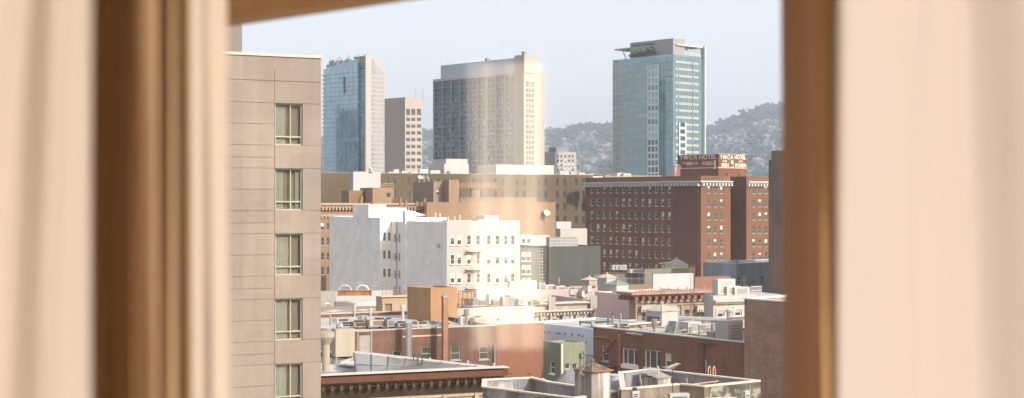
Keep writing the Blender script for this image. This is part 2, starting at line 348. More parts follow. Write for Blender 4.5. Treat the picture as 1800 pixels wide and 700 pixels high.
def ladder(label, loc, rz, h, w_, m, hoop=True, name='ladder', group=None):
    e = empty(name, loc, rz, label, 'ladder', group); b = MB()
    for x in (0, w_):
        b.tube((x, 0, 0), (x, 0, h), .03, n=6)
        if hoop:
            pr = (x, 0, h)
            for k in range(1, 7): a = math.pi * k / 6; c = (x, .35 - .35 * math.cos(a), h + .35 * math.sin(a)); b.tube(pr, c, .03, n=6); pr = c
            b.tube(pr, (x, .7, h - .9), .03, n=6)
    b.build('side_rail', m, e); c = MB(); z = .3
    while z < h: c.tube((0, 0, z), (w_, 0, z), .02, n=5); z += .3
    c.build('rung', m, e); return e
def dish(label, loc, rz, s, m, group=None):
    e = empty('satellite_dish', loc, rz, label, 'satellite dish', group); b = MB(); b.tube((0, 0, 0), (0, 0, s * 1.1), s * .05, n=6); b.tube((0, 0, s * 1.1), (0, -.2 * s, s * 1.3), s * .04, n=6); b.build('mast', M['metal'], e)
    n = 16; dd = MB(); R0 = s * .5; c0 = Vector((0, -.2 * s, s * 1.35)); nrm = Vector((0, -1, .45)).normalized(); a = Vector((1, 0, 0)); bb = nrm.cross(a)
    rings = [(0, 0), (.5, .05), (1, .18)]; pts = []
    for fr, dp in rings: pts.append([c0 + (a * math.cos(2 * math.pi * i / n) + bb * math.sin(2 * math.pi * i / n)) * R0 * fr + nrm * dp * s for i in range(n)])
    for k in range(2):
        for i in range(n): j = (i + 1) % n; dd.quad(pts[k][i], pts[k][j], pts[k + 1][j], pts[k + 1][i])
    dd.build('reflector', m, e, smooth=True); f = MB(); f.tube(pts[2][4], c0 + nrm * s * .55, s * .02, n=5); f.tube(pts[2][12], c0 + nrm * s * .55, s * .02, n=5); f.tube(c0 + nrm * s * .5, c0 + nrm * s * .62, s * .06, n=8); f.build('feed_arm', M['metal'], e); return e
def aerial(label, loc, rz, h, m, L=1.6, group=None):
    e = empty('tv_antenna', loc, rz, label, 'antenna', group); b = MB(); b.tube((0, 0, 0), (0, 0, h), .025, n=6); b.build('mast', M['dark'], e)
    c = MB(); c.tube((-L / 2, 0, h - .1), (L / 2, 0, h + .1), .035, n=5)
    for k in range(7): x = -L / 2 + L * k / 6; c.tube((x, -.45 + .04 * k, h - .1 + .2 * k / 6), (x, .45 - .04 * k, h - .1 + .2 * k / 6), .02, n=5)
    c.build('element', m, e); return e

# ------------------------------------------------------------------ ground, hills, far houses
g = MB(); g.quad((-9000, -1500, 0), (9000, -1500, 0), (9000, 9000, 0), (-9000, 9000, 0))
tag(g.build('ground', wallm('asphalt_and_lots', (.07, .07, .07), .3, 0, .02, .9)), kind='structure')
RIDGE = [(-600, 262), (0, 246), (700, 240), (760, 238), (955, 233), (985, 231), (1010, 225), (1040, 222), (1075, 221), (1130, 232), (1190, 236), (1240, 229), (1262, 222), (1285, 211), (1305, 206), (1325, 196), (1345, 190), (1372, 189), (1450, 180), (1600, 195), (1800, 225), (2400, 260)]
def ridge(px):
    for (a, b), (c, d) in zip(RIDGE, RIDGE[1:]):
        if a <= px <= c: t = (px - a) / (c - a); return b + (d - b) * t
    return 262
from mathutils import noise as NZ
def hill_z(px, Y):
    top = H + (CY - ridge(px)) / F * 4600
    t = min(1, max(0, (Y - 2300) / 2300)); s = t ** 1.05
    if Y > 4600: s = 1 - (Y - 4600) / 5000
    n = NZ.fractal(Vector(((px - CX) / F * Y / 420, Y / 420, 0)), 1, 2, 5)
    return top * s + n * 26 * min(1, t * 3) * (1 - .6 * min(1, max(0, (Y - 4000) / 600)))
hb = MB(); NXH, NYH = 150, 70; xs = [-900 + 3600 * i / NXH for i in range(NXH + 1)]; ys = [2200 + 3600 * j / NYH for j in range(NYH + 1)]
for Y in ys:
    for px in xs: hb.v.append(((px - CX) / F * Y, Y, hill_z(px, Y) - (0 if Y > 2210 else 40)))
for j in range(NYH):
    for i in range(NXH): a = j * (NXH + 1) + i; hb.f.append((a, a + 1, a + NXH + 2, a + NXH + 1)); hb.mi.append(0)
hm = wallm('hillside_scrub', (0.03, 0.036, 0.03), .5, 0, .006, .95, stain=((.09, .10, .10), .02, .6))
tag(hb.build('hills', hm, smooth=True), kind='structure')
# woods along the ridge and between the houses: uneven clumps
def clump(mb, c, r, sub=10):
    for _ in range(sub):
        p = Vector(c) + Vector((random.gauss(0, r * .5), random.gauss(0, r * .5), abs(random.gauss(0, r * .35)))); s = r * random.uniform(.25, .5)
        k = len(mb.v); q = [(1, 0, 0), (-1, 0, 0), (0, 1, 0), (0, -1, 0), (0, 0, 1), (0, 0, -.6)]
        mb.v += [tuple(p + Vector(a) * s * random.uniform(.7, 1.3)) for a in q]
        for f in ((0, 2, 4), (2, 1, 4), (1, 3, 4), (3, 0, 4), (2, 0, 5), (1, 2, 5), (3, 1, 5), (0, 3, 5)): mb.f.append(tuple(k + i for i in f)); mb.mi.append(0)
wb = MB()
for _ in range(1500):
    px = random.choice((random.uniform(735, 775), random.uniform(940, 1090), random.uniform(1225, 1420), random.uniform(940, 1420)))
    Y = random.choice((random.uniform(4300, 4640), random.uniform(2500, 4640)))
    if Y < 4200 and NZ.noise(Vector((px / 30, Y / 200, 3))) < .05: continue
    clump(wb, ((px - CX) / F * Y, Y, hill_z(px, Y) + 2), random.uniform(8, 17), 7)
tag(wb.build('hillside_trees', plain('distant_foliage', (.045, .06, .035), .9, 0, .1, .4)), 'dark woods on the ridge and between the hillside houses', 'trees', kind='stuff')
hcols = [(.13, .14, .15), (.10, .10, .105), (.20, .21, .22), (.06, .065, .07), (.085, .09, .095)]
protos = []
for k, c in enumerate(hcols):
    r = empty('hillside_house', (0, 0, 0)); L_ = random.uniform(9, 15); b = MB(); b.box(-L_ / 2, L_ / 2, -4, 4, -6, 6); b.build('wall', plain('house_wall_%s' % 'abcde'[k], c, .8), r)
    q = MB(); q.poly([(-L_ / 2 - .5, -4.5, 6), (L_ / 2 + .5, -4.5, 6), (L_ / 2 + .5, 0, 8.5), (-L_ / 2 - .5, 0, 8.5)]); q.poly([(-L_ / 2 - .5, 4.5, 6), (L_ / 2 + .5, 4.5, 6), (L_ / 2 + .5, 0, 8.5), (-L_ / 2 - .5, 0, 8.5)])
    q.poly([(-L_ / 2, -4, 6), (-L_ / 2, 4, 6), (-L_ / 2, 0, 8.3)]); q.poly([(L_ / 2, -4, 6), (L_ / 2, 4, 6), (L_ / 2, 0, 8.3)]); q.build('roof', plain('house_roof_%s' % 'abcde'[k], random.choice(((.22, .2, .19), (.4, .38, .36), (.3, .2, .16))), .8), r)
    x = -L_ / 2 + 1.5
    for _ in range(3): p = MB(); p.box(x, x + 1.8, -4.08, -3.98, 1, 3.4); p.build('window', M['pane'], r); x += L_ / 3.2
    protos.append(r)
n = 0
for _ in range(3000):
    if n >= 285: break
    px = random.choice((random.uniform(740, 762), random.uniform(955, 1078), random.uniform(955, 1078), random.uniform(1238, 1375), random.uniform(1238, 1375))); Y = random.uniform(2500, 4500)
    if NZ.noise(Vector((px / 30, Y / 200, 3))) > .12: continue
    z = hill_z(px, Y); py = CY - (z - H) / Y * F
    if py > 306 or (px > 1240 and py < 214 and random.random() < .9): continue
    o = protos[n] if n < len(protos) else copy_tree(random.choice(protos)); n += 1
    o.location = ((px - CX) / F * Y, Y, z + 1); o.rotation_euler = (0, 0, random.choice((.1, .5, -.4, -.9)) + random.uniform(-.1, .1)); k = random.uniform(.55, 1.05); o.scale = (k, k, random.uniform(.7, 1.2) * k)
    tag(o, 'tiny pale house on the hazy hillside behind the towers', 'house', 'houses on the hillside')

hs = MB()
for _ in range(1700):
    px = random.choice((random.uniform(740, 762), random.uniform(955, 1078), random.uniform(1238, 1385), random.uniform(955, 1385))); Y = random.uniform(2500, 4550)
    if NZ.noise(Vector((px / 30, Y / 200, 3))) > .2 or (px > 1240 and Y > 4200): continue
    z = hill_z(px, Y); X_ = (px - CX) / F * Y; l_ = random.uniform(2.5, 5.5); d_ = random.uniform(2.5, 5); h_ = random.uniform(3, 6.5); hs.m = random.randrange(5); hs.box(X_ - l_, X_ + l_, Y - d_, Y + d_, z - 5, z + h_)
tag(hs.build('hillside_houses', [bpy.data.materials['house_wall_' + c] for c in 'abcde']), 'mass of tiny pale houses covering the far hillside', 'houses', kind='stuff')
A1, A2, A3 = 25.3, 38.7, 44.0
# ------------------------------------------------------------------ far towers
def tower_bands(b, side, a0, a1, z0, z1, pitch, hb_, m, off=0, proud=.12, name='floor_band'):
    z = z0
    while z < z1 - hb_:
        mb = MB()
        if side == 'R': mb.box(a0, a1, off - proud, off + .02, z, z + hb_)
        else: mb.box(off - proud, off + .02, a0, a1, z, z + hb_)
        mb.build(name, m, b.root); z += pitch
def mullions(b, side, a0, a1, z0, z1, pitch, w_, m, off=0, proud=.2, name='mullions'):
    mb = MB(); a = a0
    while a <= a1 + .01:
        if side == 'R': mb.box(a - w_ / 2, a + w_ / 2, off - proud, off + .02, z0, z1)
        else: mb.box(off - proud, off + .02, a - w_ / 2, a + w_ / 2, z0, z1)
        a += pitch
    return mb.build(name, m, b.root)

# left glass tower with sloping top and a pale fin
b = Bld('glass_tower', 'blue glass tower with sloping top and pale striped side, beside the beige building', 'tower', 643, 980, 46)
gA = glassm('blue_tower_glass', (.30, .42, .48), .85, .08, 2.2, 3.1, .22); gAd = glassm('dark_blue_tower_glass', (.10, .17, .20), .7, .08, 2.2, 3.1, .5); pale = plain('pale_tower_metal', (0.38, 0.35, 0.33), .6)
Lx = b.L(574)[0]; Lm = b.L(629)[0]; zc = b.L(629, 104)[1]; zl = b.L(576, 119)[1]; zr = b.R(650, 118)[1]
mb = MB(); mb.poly([(0, Lm, 0), (0, Lx, 0), (0, Lx, zl), (0, Lm, zc)]); mb.poly([(0, Lm, 0), (9, Lm, 0), (9, Lm, zc - 2), (0, Lm, zc)]); mb.poly([(0, Lx, 0), (9, Lx, 0), (9, Lx, zl - 2), (0, Lx, zl)]); mb.poly([(0, Lm, zc), (9, Lm, zc - 2), (9, Lx, zl - 2), (0, Lx, zl)]); mb.build('glass_wall', gA, b.root)
mb = MB(); mb.box(1, 5, 0, Lm - .05, 0, b.L(636, 121)[1]); mb.build('recessed_glass_wall', gAd, b.root)
tower_bands(b, 'L', Lm, Lx, 20, zl - 3, 3.1, .45, plain('blue_grey_spandrel', (.30, .36, .40), .4)); tower_bands(b, 'L', .1, Lm, 20, b.L(636, 124)[1], 3.1, .4, plain('dark_spandrel', (.12, .15, .17), .5), 1, .15)
mullions(b, 'L', Lm, Lx, 0, zl - 2, (Lx - Lm) / 7, .5, plain('grey_mullion', (.28, .32, .35), .4))
zA, zB = b.L(594, 190)[1], b.L(630, 330)[1]
mb = MB()
for (xa, xb, ya, yb) in ((593, 597, 185, 200), (600, 604, 190, 205), (592, 630, 205, 245), (596, 628, 195, 205), (592, 630, 246, 330)):
    mb.box(-.16, -.05, b.L(xb)[0], b.L(xa)[0], b.L((xa + xb) / 2, yb)[1], b.L((xa + xb) / 2, ya)[1])
mb.build('reflected_building_panes', gAd, b.root)  # darker panes shaped as the mirror image of another building
tg = b.L(606, 135)[1]; mb = MB(); mb.box(-.25, .1, b.L(608)[0], b.L(604)[0], b.L(606, 165)[1], tg); mb.build('louvre_panel', M['frame_dark'], b.root)
W = b.R(676)[0]; zf = b.R(646, 97)[1]; zg = b.R(676, 126)[1]; x1 = b.R(650)[0]
mb = MB(); mb.poly([(-.8, -1, 0), (W, -1, 0), (W, -1, zg), (x1, -1, zf), (-.8, -1, zf)]); mb.poly([(-.8, -1, 0), (-.8, .5, 0), (-.8, .5, zf), (-.8, -1, zf)]); mb.poly([(-.8, .5, zf), (-.8, -1, zf), (x1, -1, zf), (x1, .5, zf)]); mb.poly([(x1, -1, zf), (W, -1, zg), (W, 18, zg), (x1, 18, zf)]); mb.poly([(W, -1, 0), (W, 18, 0), (W, 18, zg), (W, -1, zg)]); mb.build('striped_side_wall', pale, b.root)
mb = MB()
for k in range(7): x = x1 + .8 + k * (W - x1 - 1) / 7; mb.box(x, x + (.7 if k else 1.4), -1.12, -1.0, 12, zf - (zf - zg) * (x - x1) / (W - x1) - 2)
mb.build('vertical_windows', glassm('stripe_glass', (.30, .33, .36), .5), b.root)
mb = MB(); z = 14
while z < zg - 4: mb.box(x1, W - .2, -1.2, -1.12, z, z + .8); z += 3.1
mb.build('floor_bands', pale, b.root)
za = b.L(600, 105)[1]; mb = MB(); mb.box(4, 20, b.L(601)[0], b.L(578)[0] + 2, zl - 8, za); mb.build('mechanical_penthouse', M['lead'], b.root)
mb = MB()
for k in range(14): y = b.L(640)[0] + k * 3.2; mb.tube((3 + k % 3, y, zc - 6), (3 + k % 3, y, zc + random.uniform(1, 4.5)), .3, n=5); mb.box(2, 5, y, y + 2.4, zc - 6, zc + random.uniform(-2, 1.5))
mb.build('roof_equipment', M['lead'], b.root)
# bay with balconies at the left edge
y0, y1 = Lx, b.L(563)[0]; mb = MB(); mb.box(3, 22, y0, y1, 0, b.L(570, 121)[1]); mb.build('balcony_bay_wall', gA, b.root)
tower_bands(b, 'L', y0, y1, 20, b.L(570, 124)[1], 3.1, 1.1, plain('pale_balcony', (.55, .56, .55), .6), 3, 1.3, 'balcony')
b.done()

# grey and pink office slab
b = Bld('office_building', 'narrow grey and pink office slab with three columns of windows', 'building', 712, 760, 45)
sh = wallm('pale_pink_precast', (0.36, 0.315, 0.28), .05, .06, .2, .8); zt = b.R(712, 171)[1]; Wd = b.R(742)[0]; Ld = b.L(676)[0]
ops = b.wins('R', (717.5, 726.5, 736.5), [197], 7, 11, 'plain', 'frame_dark', depth=.4, lits=(0,)) + b.wins('R', (717.5, 726.5, 736.5), [210 + 11.9 * k for k in range(8)], 7, 6, 'plain', 'frame_dark', depth=.4, lits=(0,))
jo = [(0, Ld, zt - 3.6 * k, zt - 3.6 * k + .25, .15, True, None) for k in range(1, 16)]
b.block(0, Wd, 0, Ld, zt, sh, ops, jo, 1.0); b.done()
mb = MB(); p = at(728, 167, 765)
for k in (0, 1): e = pipe('thin mast on the roof of the pink office slab', (p.x + 4 * k, p.y + 10, zt - 1), 7, .15, M['lead'], 'flat', 'mast', 'mast', 'masts on the office slab')

# dark balcony tower with the cream right-hand face
b = Bld('apartment_tower', 'broad tower with a dark balcony grid on its left face and cream narrow right face', 'tower', 921, 830, 44)
gC = glassm('balcony_tower_glass', (0.02, 0.035, 0.046), .25, .12, 3.6, 3.05, .75); cC = wallm('warm_cream_precast', (0.36, 0.335, 0.29), .04, .06, .2, .8); gy = plain('grey_blue_concrete_frame', (0.17, 0.205, 0.235), .7)
zt = b.L(921, 125)[1]; Wd = b.R(942)[0]; Ld = b.L(761)[0]
b.block(0, Wd, 0, Ld, zt, cC, [(1.5, Wd - 1.5, 15, zt - 6, .5, True, None)], [(b.L(903)[0], Ld - .5, 10, zt - 1.5, 1.2, True, 1)], 0, M['roof_white']); b.wm.append(gC)
ys0, ys1 = b.L(903)[0], Ld - .5
tower_bands(b, 'L', ys0, ys1, 12, zt - 2, 3.05, .34, gy, 1.2, .9, 'balcony_slab')
mullions(b, 'L', ys0, ys1, 10, zt - 1.5, (ys1 - ys0) / 9, .8, gy, 1.2, 1.15, 'piers')
mb = MB(); rr = random.Random(3)
for k in range(30):
    z = 12 + 3.05 * k + .36
    for j in range(36):
        a = ys0 + (ys1 - ys0) * (j + .1) / 36
        if rr.random() < .30 + (.35 if j % 8 == 5 else 0): mb.box(1.1, 1.19, a, a + (ys1 - ys0) / 36 * rr.uniform(.3, .7), z, z + rr.choice((1.1, 2.3)))
mb.build('pale_curtains', plain('pale_curtains_in_windows', (0.24, 0.29, 0.32), .7), b.root)
tower_bands(b, 'R', 1.5, Wd - 1.5, 17, zt - 7, 3.05, .9, cC, .5, .35)
mullions(b, 'R', 1.5, Wd - 1.5, 15, zt - 6, 2.6, .35, cC, .5, .3)
mb = MB(); mb.box(1.6, Wd - 1.6, .40, .47, 15, zt - 6); mb.build('glazing_strip', glassm('cream_face_glass', (.28, .30, .28), .5, .1, 2.6, 3.05, .35), b.root)
zp = b.L(921, 100)[1]; yb = b.L(773)[0]
mb = MB(); mb.box(.8, Wd - .5, 1.2, yb, zt, zp); mb.build('penthouse', plain('blue_grey_metal_cladding', (.33, .37, .41), .6), b.root)
mb = MB(); mb.box(-.3, Wd + .4, -.6, b.L(905)[0], zt - 1, zp + 1.2); mb.build('cream_crown', cC, b.root)
mb = MB(); x2 = b.R(957, CY, 6)[0]; mb.box(Wd + .02, x2, 6, 30, 0, b.R(950, 126, 6)[1]); mb.build('side_wing', cC, b.root)
mb = MB(); mb.box(3, 6, b.L(850)[0], b.L(846)[0], zp, zp + 2); mb.box(2, 4, 2, 4, zp + 1.2, zp + 3.4); mb.build('roof_equipment', gy, b.root)
b.done()

# teal tower with terrace canopy
b = Bld('glass_tower', 'teal glass tower with a grey box penthouse and flat canopy over its roof terrace', 'tower', 1184, 800, 42)
gE = glassm('teal_tower_glass', (0.24, 0.36, 0.385), .75, .09, 1.6, 3.9, .16); gEd = glassm('dark_teal_glass', (.06, .14, .15), .6, .08, 1.6, 3.9, .6)
zt = b.R(1184, 99)[1]; Ld = b.L(1077)[0]; Wd = b.R(1236)[0]
mb = MB(); mb.box(0, Wd, 0, Ld, 0, zt); mb.build('glass_wall', gE, b.root)
spT = plain('pale_teal_spandrel', (0.27, 0.31, 0.32), .5); spP = plain('pinkish_spandrel', (0.36, 0.34, 0.33), .5)
tower_bands(b, 'L', b.L(1158)[0], Ld, 12, zt - 2, 3.9, .8, spP, 0, .14); tower_bands(b, 'L', 0, b.L(1158)[0], 12, zt - 2, 3.9, .7, spT, 0, .10)
mullions(b, 'L', 0, Ld, 2, zt, 1.6, .12, spT, 0, .2); mullions(b, 'R', 0, Wd, 2, zt, 1.6, .12, spT, 0, .2)
z = 12; k = 0
while z < zt - 2:
    for (xa, xb) in ((1187, 1191), (1193, 1216), (1218, 1228)) if k % 4 != 3 else ((1187, 1216), (1218, 1228)):
        mb = MB(); a0, a1 = b.R(xa)[0], b.R(xb)[0]; mb.box(a0, a1, -.26, .02, z, z + 1.35); mb.build('floor_band', plain('cream_spandrel', (0.33, 0.33, 0.33), .5), b.root)
    z += 3.9; k += 1
mb = MB(); mb.box(-.12, .02, b.L(1170)[0], b.L(1159)[0], 5, b.L(1165, 140)[1]); mb.build('dark_glass_strip', gEd, b.root)
# column of framed bays
z = b.L(1148, 250)[1]; a0, a1 = b.L(1158)[0], b.L(1139)[0]; zz = 12
while zz < b.L(1148, 120)[1]:
    mb = MB(); mb.box(-.5, -.2, a0, a1, zz, zz + 1.1)
    for q in range(4): a = a0 + (a1 - a0) * q / 3; mb.box(-.5, -.2, a - .35, a + .35, zz + 1.1, zz + 3.9)
    o = mb.build('bay_frame', plain('pale_bay_frame', (.55, .58, .58), .6), b.root); p = MB(); p.box(-.28, -.24, a0 + .4, a1 - .4, zz + 1.1, zz + 3.9); p.build('pane', gEd if zz < b.L(1148, 250)[1] or rr.random() < .3 else gE, o); zz += 3.9
zz = b.R(1198, 300)[1]; a0, a1 = b.R(1193)[0], b.R(1205)[0]
while zz < b.R(1198, 222)[1]:
    mb = MB(); mb.box(a0, a1, -.6, -.3, zz, zz + 1.2); mb.box(a0, a0 + .6, -.6, -.3, zz + 1.2, zz + 3.9); mb.box(a1 - .6, a1, -.6, -.3, zz + 1.2, zz + 3.9); o = mb.build('bay_frame', M['frame_white'], b.root); p = MB(); p.box(a0 + .7, a1 - .7, -.32, -.28, zz + 1.2, zz + 3.9); p.build('pane', gEd, o); zz += 3.9
mb = MB(); mb.box(Wd - .2, Wd + .7, -1.4, 1.5, 4, b.R(1238, 82)[1]); mb.build('corner_fin', plain('pale_green_fin', (.45, .50, .46), .5), b.root)
mb = MB(); pz0, pz1 = zt, b.R(1186, 67)[1]; px0 = .8; mb.box(px0, b.R(1206)[0], 1, b.L(1106)[0], pz0, pz1); pent = mb.build('penthouse', plain('penthouse_cladding', (0.26, 0.255, 0.25), .7), b.root)
mb = MB(); mb.box(px0 - .12, px0 - .02, b.L(1150)[0], b.L(1110)[0], b.L(1130, 80)[1], b.L(1130, 77)[1]); mb.build('louvre', M['frame_dark'], pent)
zc0, zc1 = b.L(1090, 87)[1], b.L(1090, 84.5)[1]
mb = MB(); mb.box(2, 26, b.L(1104)[0], b.L(1076)[0], zc0, zc1); mb.build('canopy', pale, b.root)
mb = MB(); yy = b.L(1092)[0]; mb.tube((3, b.L(1088)[0], zc0), (2.5, b.L(1097)[0], zt), .35, n=6); mb.build('strut', pale, b.root)
mb = MB(); zq0, zq1 = b.R(1220, 83)[1], b.R(1220, 80.5)[1]; mb.box(b.R(1190)[0], Wd, 0, 22, zq0, zq1)
mb.build('canopy', plain('greenish_canopy', (.42, .47, .42), .5), b.root)
mb = MB()
for k in range(12): x = b.R(1190)[0] + k * (Wd - b.R(1190)[0]) / 11; mb.box(x - .12, x + .12, 2, 2.3, zq0 - 2.6, zq0)
mb.box(b.R(1190)[0], Wd, 2.05, 2.25, zq0 - 2.8, zq0 - 2.6); mb.build('canopy_screen', pale, b.root)
for xx in (1193, 1203, 1213): mb = MB(); x = b.R(xx)[0]; mb.tube((x, 1.5, zt), (x, 1.5, zq0), .25, n=6); mb.build('strut', pale, b.root)
mb = MB(); mb.box(-.05, .1, 0, Ld, zt, zt + 1.2); mb.box(0, Wd, -.05, .1, zt, zt + 1.2); mb.build('glass_balustrade', gE, b.root)
b.done()
for k, (px, s) in enumerate(((1110, 1.6), (1114, 1.9), (1121, 1.5), (1125, 2.6), (1131, 1.7), (1138, 1.8), (1144, 2.8), (1150, 2.0))):
    y = b.L(px)[0]; q = b.root.matrix_world; c, sn = math.cos(b.a), math.sin(b.a); wx, wy = b.X + (-.0) * c - y * sn + .4 * c, b.Y + y * c + .4 * sn
    t = empty('terrace_tree', (wx, wy, zt), 0, 'small dark tree in the row on the roof terrace of the teal tower', 'tree', 'terrace trees on the teal tower'); f = MB(); f.tube((0, 0, 0), (0, 0, s * 1.2), .15, n=5); f.build('trunk', M['dark'], t)
    f = MB(); clump(f, (0, 0, s * 1.4), s * 1.0, 26); f.build('crown', M['leaf'], t)

# low pale flats between the towers
b = Bld('apartment_building', 'low pale flats with balconies far off, left of the teal tower', 'building', 975, 900, 30)
zt = b.R(985, 267)[1]; ops = b.wins('R', [981, 987, 994, 1001, 1007], [275, 283, 291, 299], 4, 5, 'plain', 'frame', lits=(0, 0, 1))
b.block(0, b.R(1013)[0], 0, b.L(957)[0], zt, wallm('pale_grey_render', (0.36, 0.36, 0.35), .05, .1, .2), ops, b.wins('L', [962, 968], [275, 283, 291, 299], 4, 5, 'plain', 'frame', lits=(0,)), .8, M['roof_white'])
mb = MB(); mb.box(3, 12, 3, 12, zt, zt + 3); mb.build('stair_head', gy, b.root); b.done()
# dark wall of the building at the extreme right
b = Bld('building', 'dark shaded building wall half hidden by the right curtain', 'building', 1520, 235, A2)
b.block(0, 20, 0, b.L(1356)[0], b.L(1360, 265)[1], wallm('dark_brown_brick', (.16, .11, .08), .15, .2, .3, .9, 1), par=.8)
b.block(.3, 15, b.L(1356)[0] + .01, b.L(1349)[0], b.L(1352, 281)[1], MATS['dark_brown_brick'], par=0); b.done()

# ------------------------------------------------------------------ olive long building behind
b = Bld('apartment_building', 'long olive building with paired narrow windows behind the brick hotel', 'building', 560, 385, A1)
ol = wallm('olive_tan_render', (0.115, 0.092, 0.062), .08, .15, .1, .85)
cols = []
for c in (687, 725, 763, 801, 839, 877, 915, 953, 986, 1019, 1052): cols += [c - 6.5, c + 6.5]
zt = b.R(800, 306)[1]
ops = b.wins('R', cols, [320 + 22.2 * k for k in range(5)], 5, 13, 'plain', 'frame_dark', lits=(0,))
jo = [(b.R(px)[0], b.R(px)[0] + .12, 0, zt - .6, .06, True, None) for px in (706, 744, 782, 820, 858, 896, 934, 971, 1003, 1036)] + [(0, b.R(1080)[0], b.R(800, y)[1], b.R(800, y)[1] + .12, .05, True, None) for y in (332, 354, 376)]
b.block(0, b.R(1080)[0], 0, 40, zt, ol, jo + ops, [], .8, M['roof_white'], coping=plain('tan_coping', (.3, .26, .2)))
b.done(); ZD = zt
def roofthing(px0, px1, ytop, D, rot, z0, depth, m, name, label, cat, roofm=None, par=0, extra=None):
    q = Bld(name, label, cat, px0, D, rot, z0=z0); zt_ = q.R((px0 + px1) / 2, ytop)[1]; q.block(0, q.R(px1)[0], 0, depth, zt_, m, par=par, roof=roofm or M['roof_white']); 
    if extra: extra(q, zt_)
    q.done(); return q, zt_
def lv(q, zt_):
    g2 = MB(); w_ = q.R(782 + 9)[0]; g2.box(.6, w_, -.05, -.003, zt_ * .15, zt_ * .45); g2.build('louvre', M['frame_dark'], q.root)
roofthing(781, 824, 288, 418, A1, ZD - .8, 12, M['white'], 'roof_penthouse', 'white stepped penthouse on the olive building, left one of two', 'penthouse', extra=lv)
roofthing(784, 822, 279.5, 426, A1, ZD - .8, 10, M['white'], 'roof_penthouse', 'taller white upper step behind the left white penthouse', 'penthouse')
roofthing(872, 974, 290, 424, A1, ZD - .8, 14, M['white'], 'roof_penthouse', 'long low white penthouse on the olive building', 'penthouse')
for k, (px, w_) in enumerate(((684, 2.2), (693, 1.5), (707, 3), (722, 2), (738, 2.6), (757, 3.2), (770, 1.4), (985, 3), (1004, 3.5), (1018, 2), (1030, 2.6))):
    D = (410 if px < 760 else 440) + (k % 3) * 4; box_unit('air_conditioner', 'small pale air handling unit along the edge of the olive roof', 'air conditioner', ((px - CX) / F * D, D, ZD - .8), R_(A1), w_, 1.6, 1.6 + (k * 37 % 10) / 9, M['white_metal'], 'units on the olive roof')
ladder('white ladder frame on the olive roof, near the flats', ((1012 - CX) / F * 442, 442, ZD - .8), R_(A1), 2.6, 1.2, M['white_metal'], False)
# ------------------------------------------------------------------ brick hotel
b = Bld('brick_hotel', 'long dark red brick hotel with white bracketed cornice and rows of sash windows', 'hotel', 1232, 357, A2)
bk = wallm('hotel_brick', (0.15, 0.058, 0.021), .10, .12, .12, .9, 1.0)
zt = b.R(1232, 309)[1]; Ld = b.L(1029)[0]; W1 = b.R(1284)[0]; zrow = lambda y0, sl: (lambda px: y0 + sl * (px - 1180))
colsL = [1010 + x / 2.8 for x in (85, 116, 147, 178, 209, 241, 272, 304, 337, 370, 402, 434, 467)]
rowsL = []
for k, (ya, yb_) in enumerate(((333, 333), (355, 356.5), (377.5, 379), (400, 402.5), (421.5, 425.5), (444, 448.5), (466, 472), (489, 495))): rowsL.append(zrow(yb_, (yb_ - ya) / 136))
opL = b.wins('L', colsL, rowsL, 4.6, 12.5, 'sash', 'frame', lits=(0, 0, 0, 0, 1, 2, 4))
rowsR = [333.5, 357, 380, 403.5, 427, 450.5]
opR = b.wins('R', [1246.5, 1257.5, 1268.5], rowsR, 5.4, 13.5, 'sash', 'frame_tan', lits=(0, 0, 1, 2))
b.block(0, W1, 0, Ld, zt, bk, opR, opL, 1.4, M['roof_grey'])
ry = 9.0
opB = b.wins('R', [1292, 1304], rowsR, 5, 13, 'sash', 'frame', off=ry, lits=(0, 1))
W2 = b.R(1312)[0]; W3 = b.R(1420)[0]
b.block(W1 + .01, W2, ry, ry + 20, zt, bk, opB, [], 0, M['roof_grey'])
opC = b.wins('R', [1325, 1336, 1347, 1358, 1370, 1381], rowsR, 5.4, 13.5, 'sash', 'frame_tan', lits=(0, 0, 1, 2))
b.block(W2, W3, 0, 30, zt, bk, opC, [], 1.2, M['roof_grey'])
zc = b.R(1232, 318)[1]; wc = plain('white_cornice_paint', (0.55, 0.53, 0.52), .6)
b.cornice(0, W1, Ld, zc, .55, 1.0, wc, dent=(1.15, .42, .75)); 
b.cornice(W2, W3, 2, zc, .55, 1.0, wc, both=False, dent=(1.15, .42, .75)); b.cornice(W1, W2, 2, zc, .55, .8, wc, y0=ry, both=False, dent=(1.15, .42, .75))
mb = MB(); 
for k in range(7): mb.box(k * 1.2 + .4, k * 1.2 + 1.0, -.12, -.003, zc + .1, zt - .3)
mb.build('parapet_piers', wallm('pale_hotel_brick', (0.12, 0.055, 0.03), .1, .1, .3, .9, 1.0), b.root)
mb = MB(); mb.box(-.12, -.003, b.L(1228)[0], b.L(1185)[0], 0, zc - 1.4); mb.build('blank_shaft_wall', wallm('redder_hotel_brick', (0.125, 0.05, 0.024), .08, .08, .2, .9, 1.0), b.root)
b.done(); ZF = zt - 1.4; BH = b
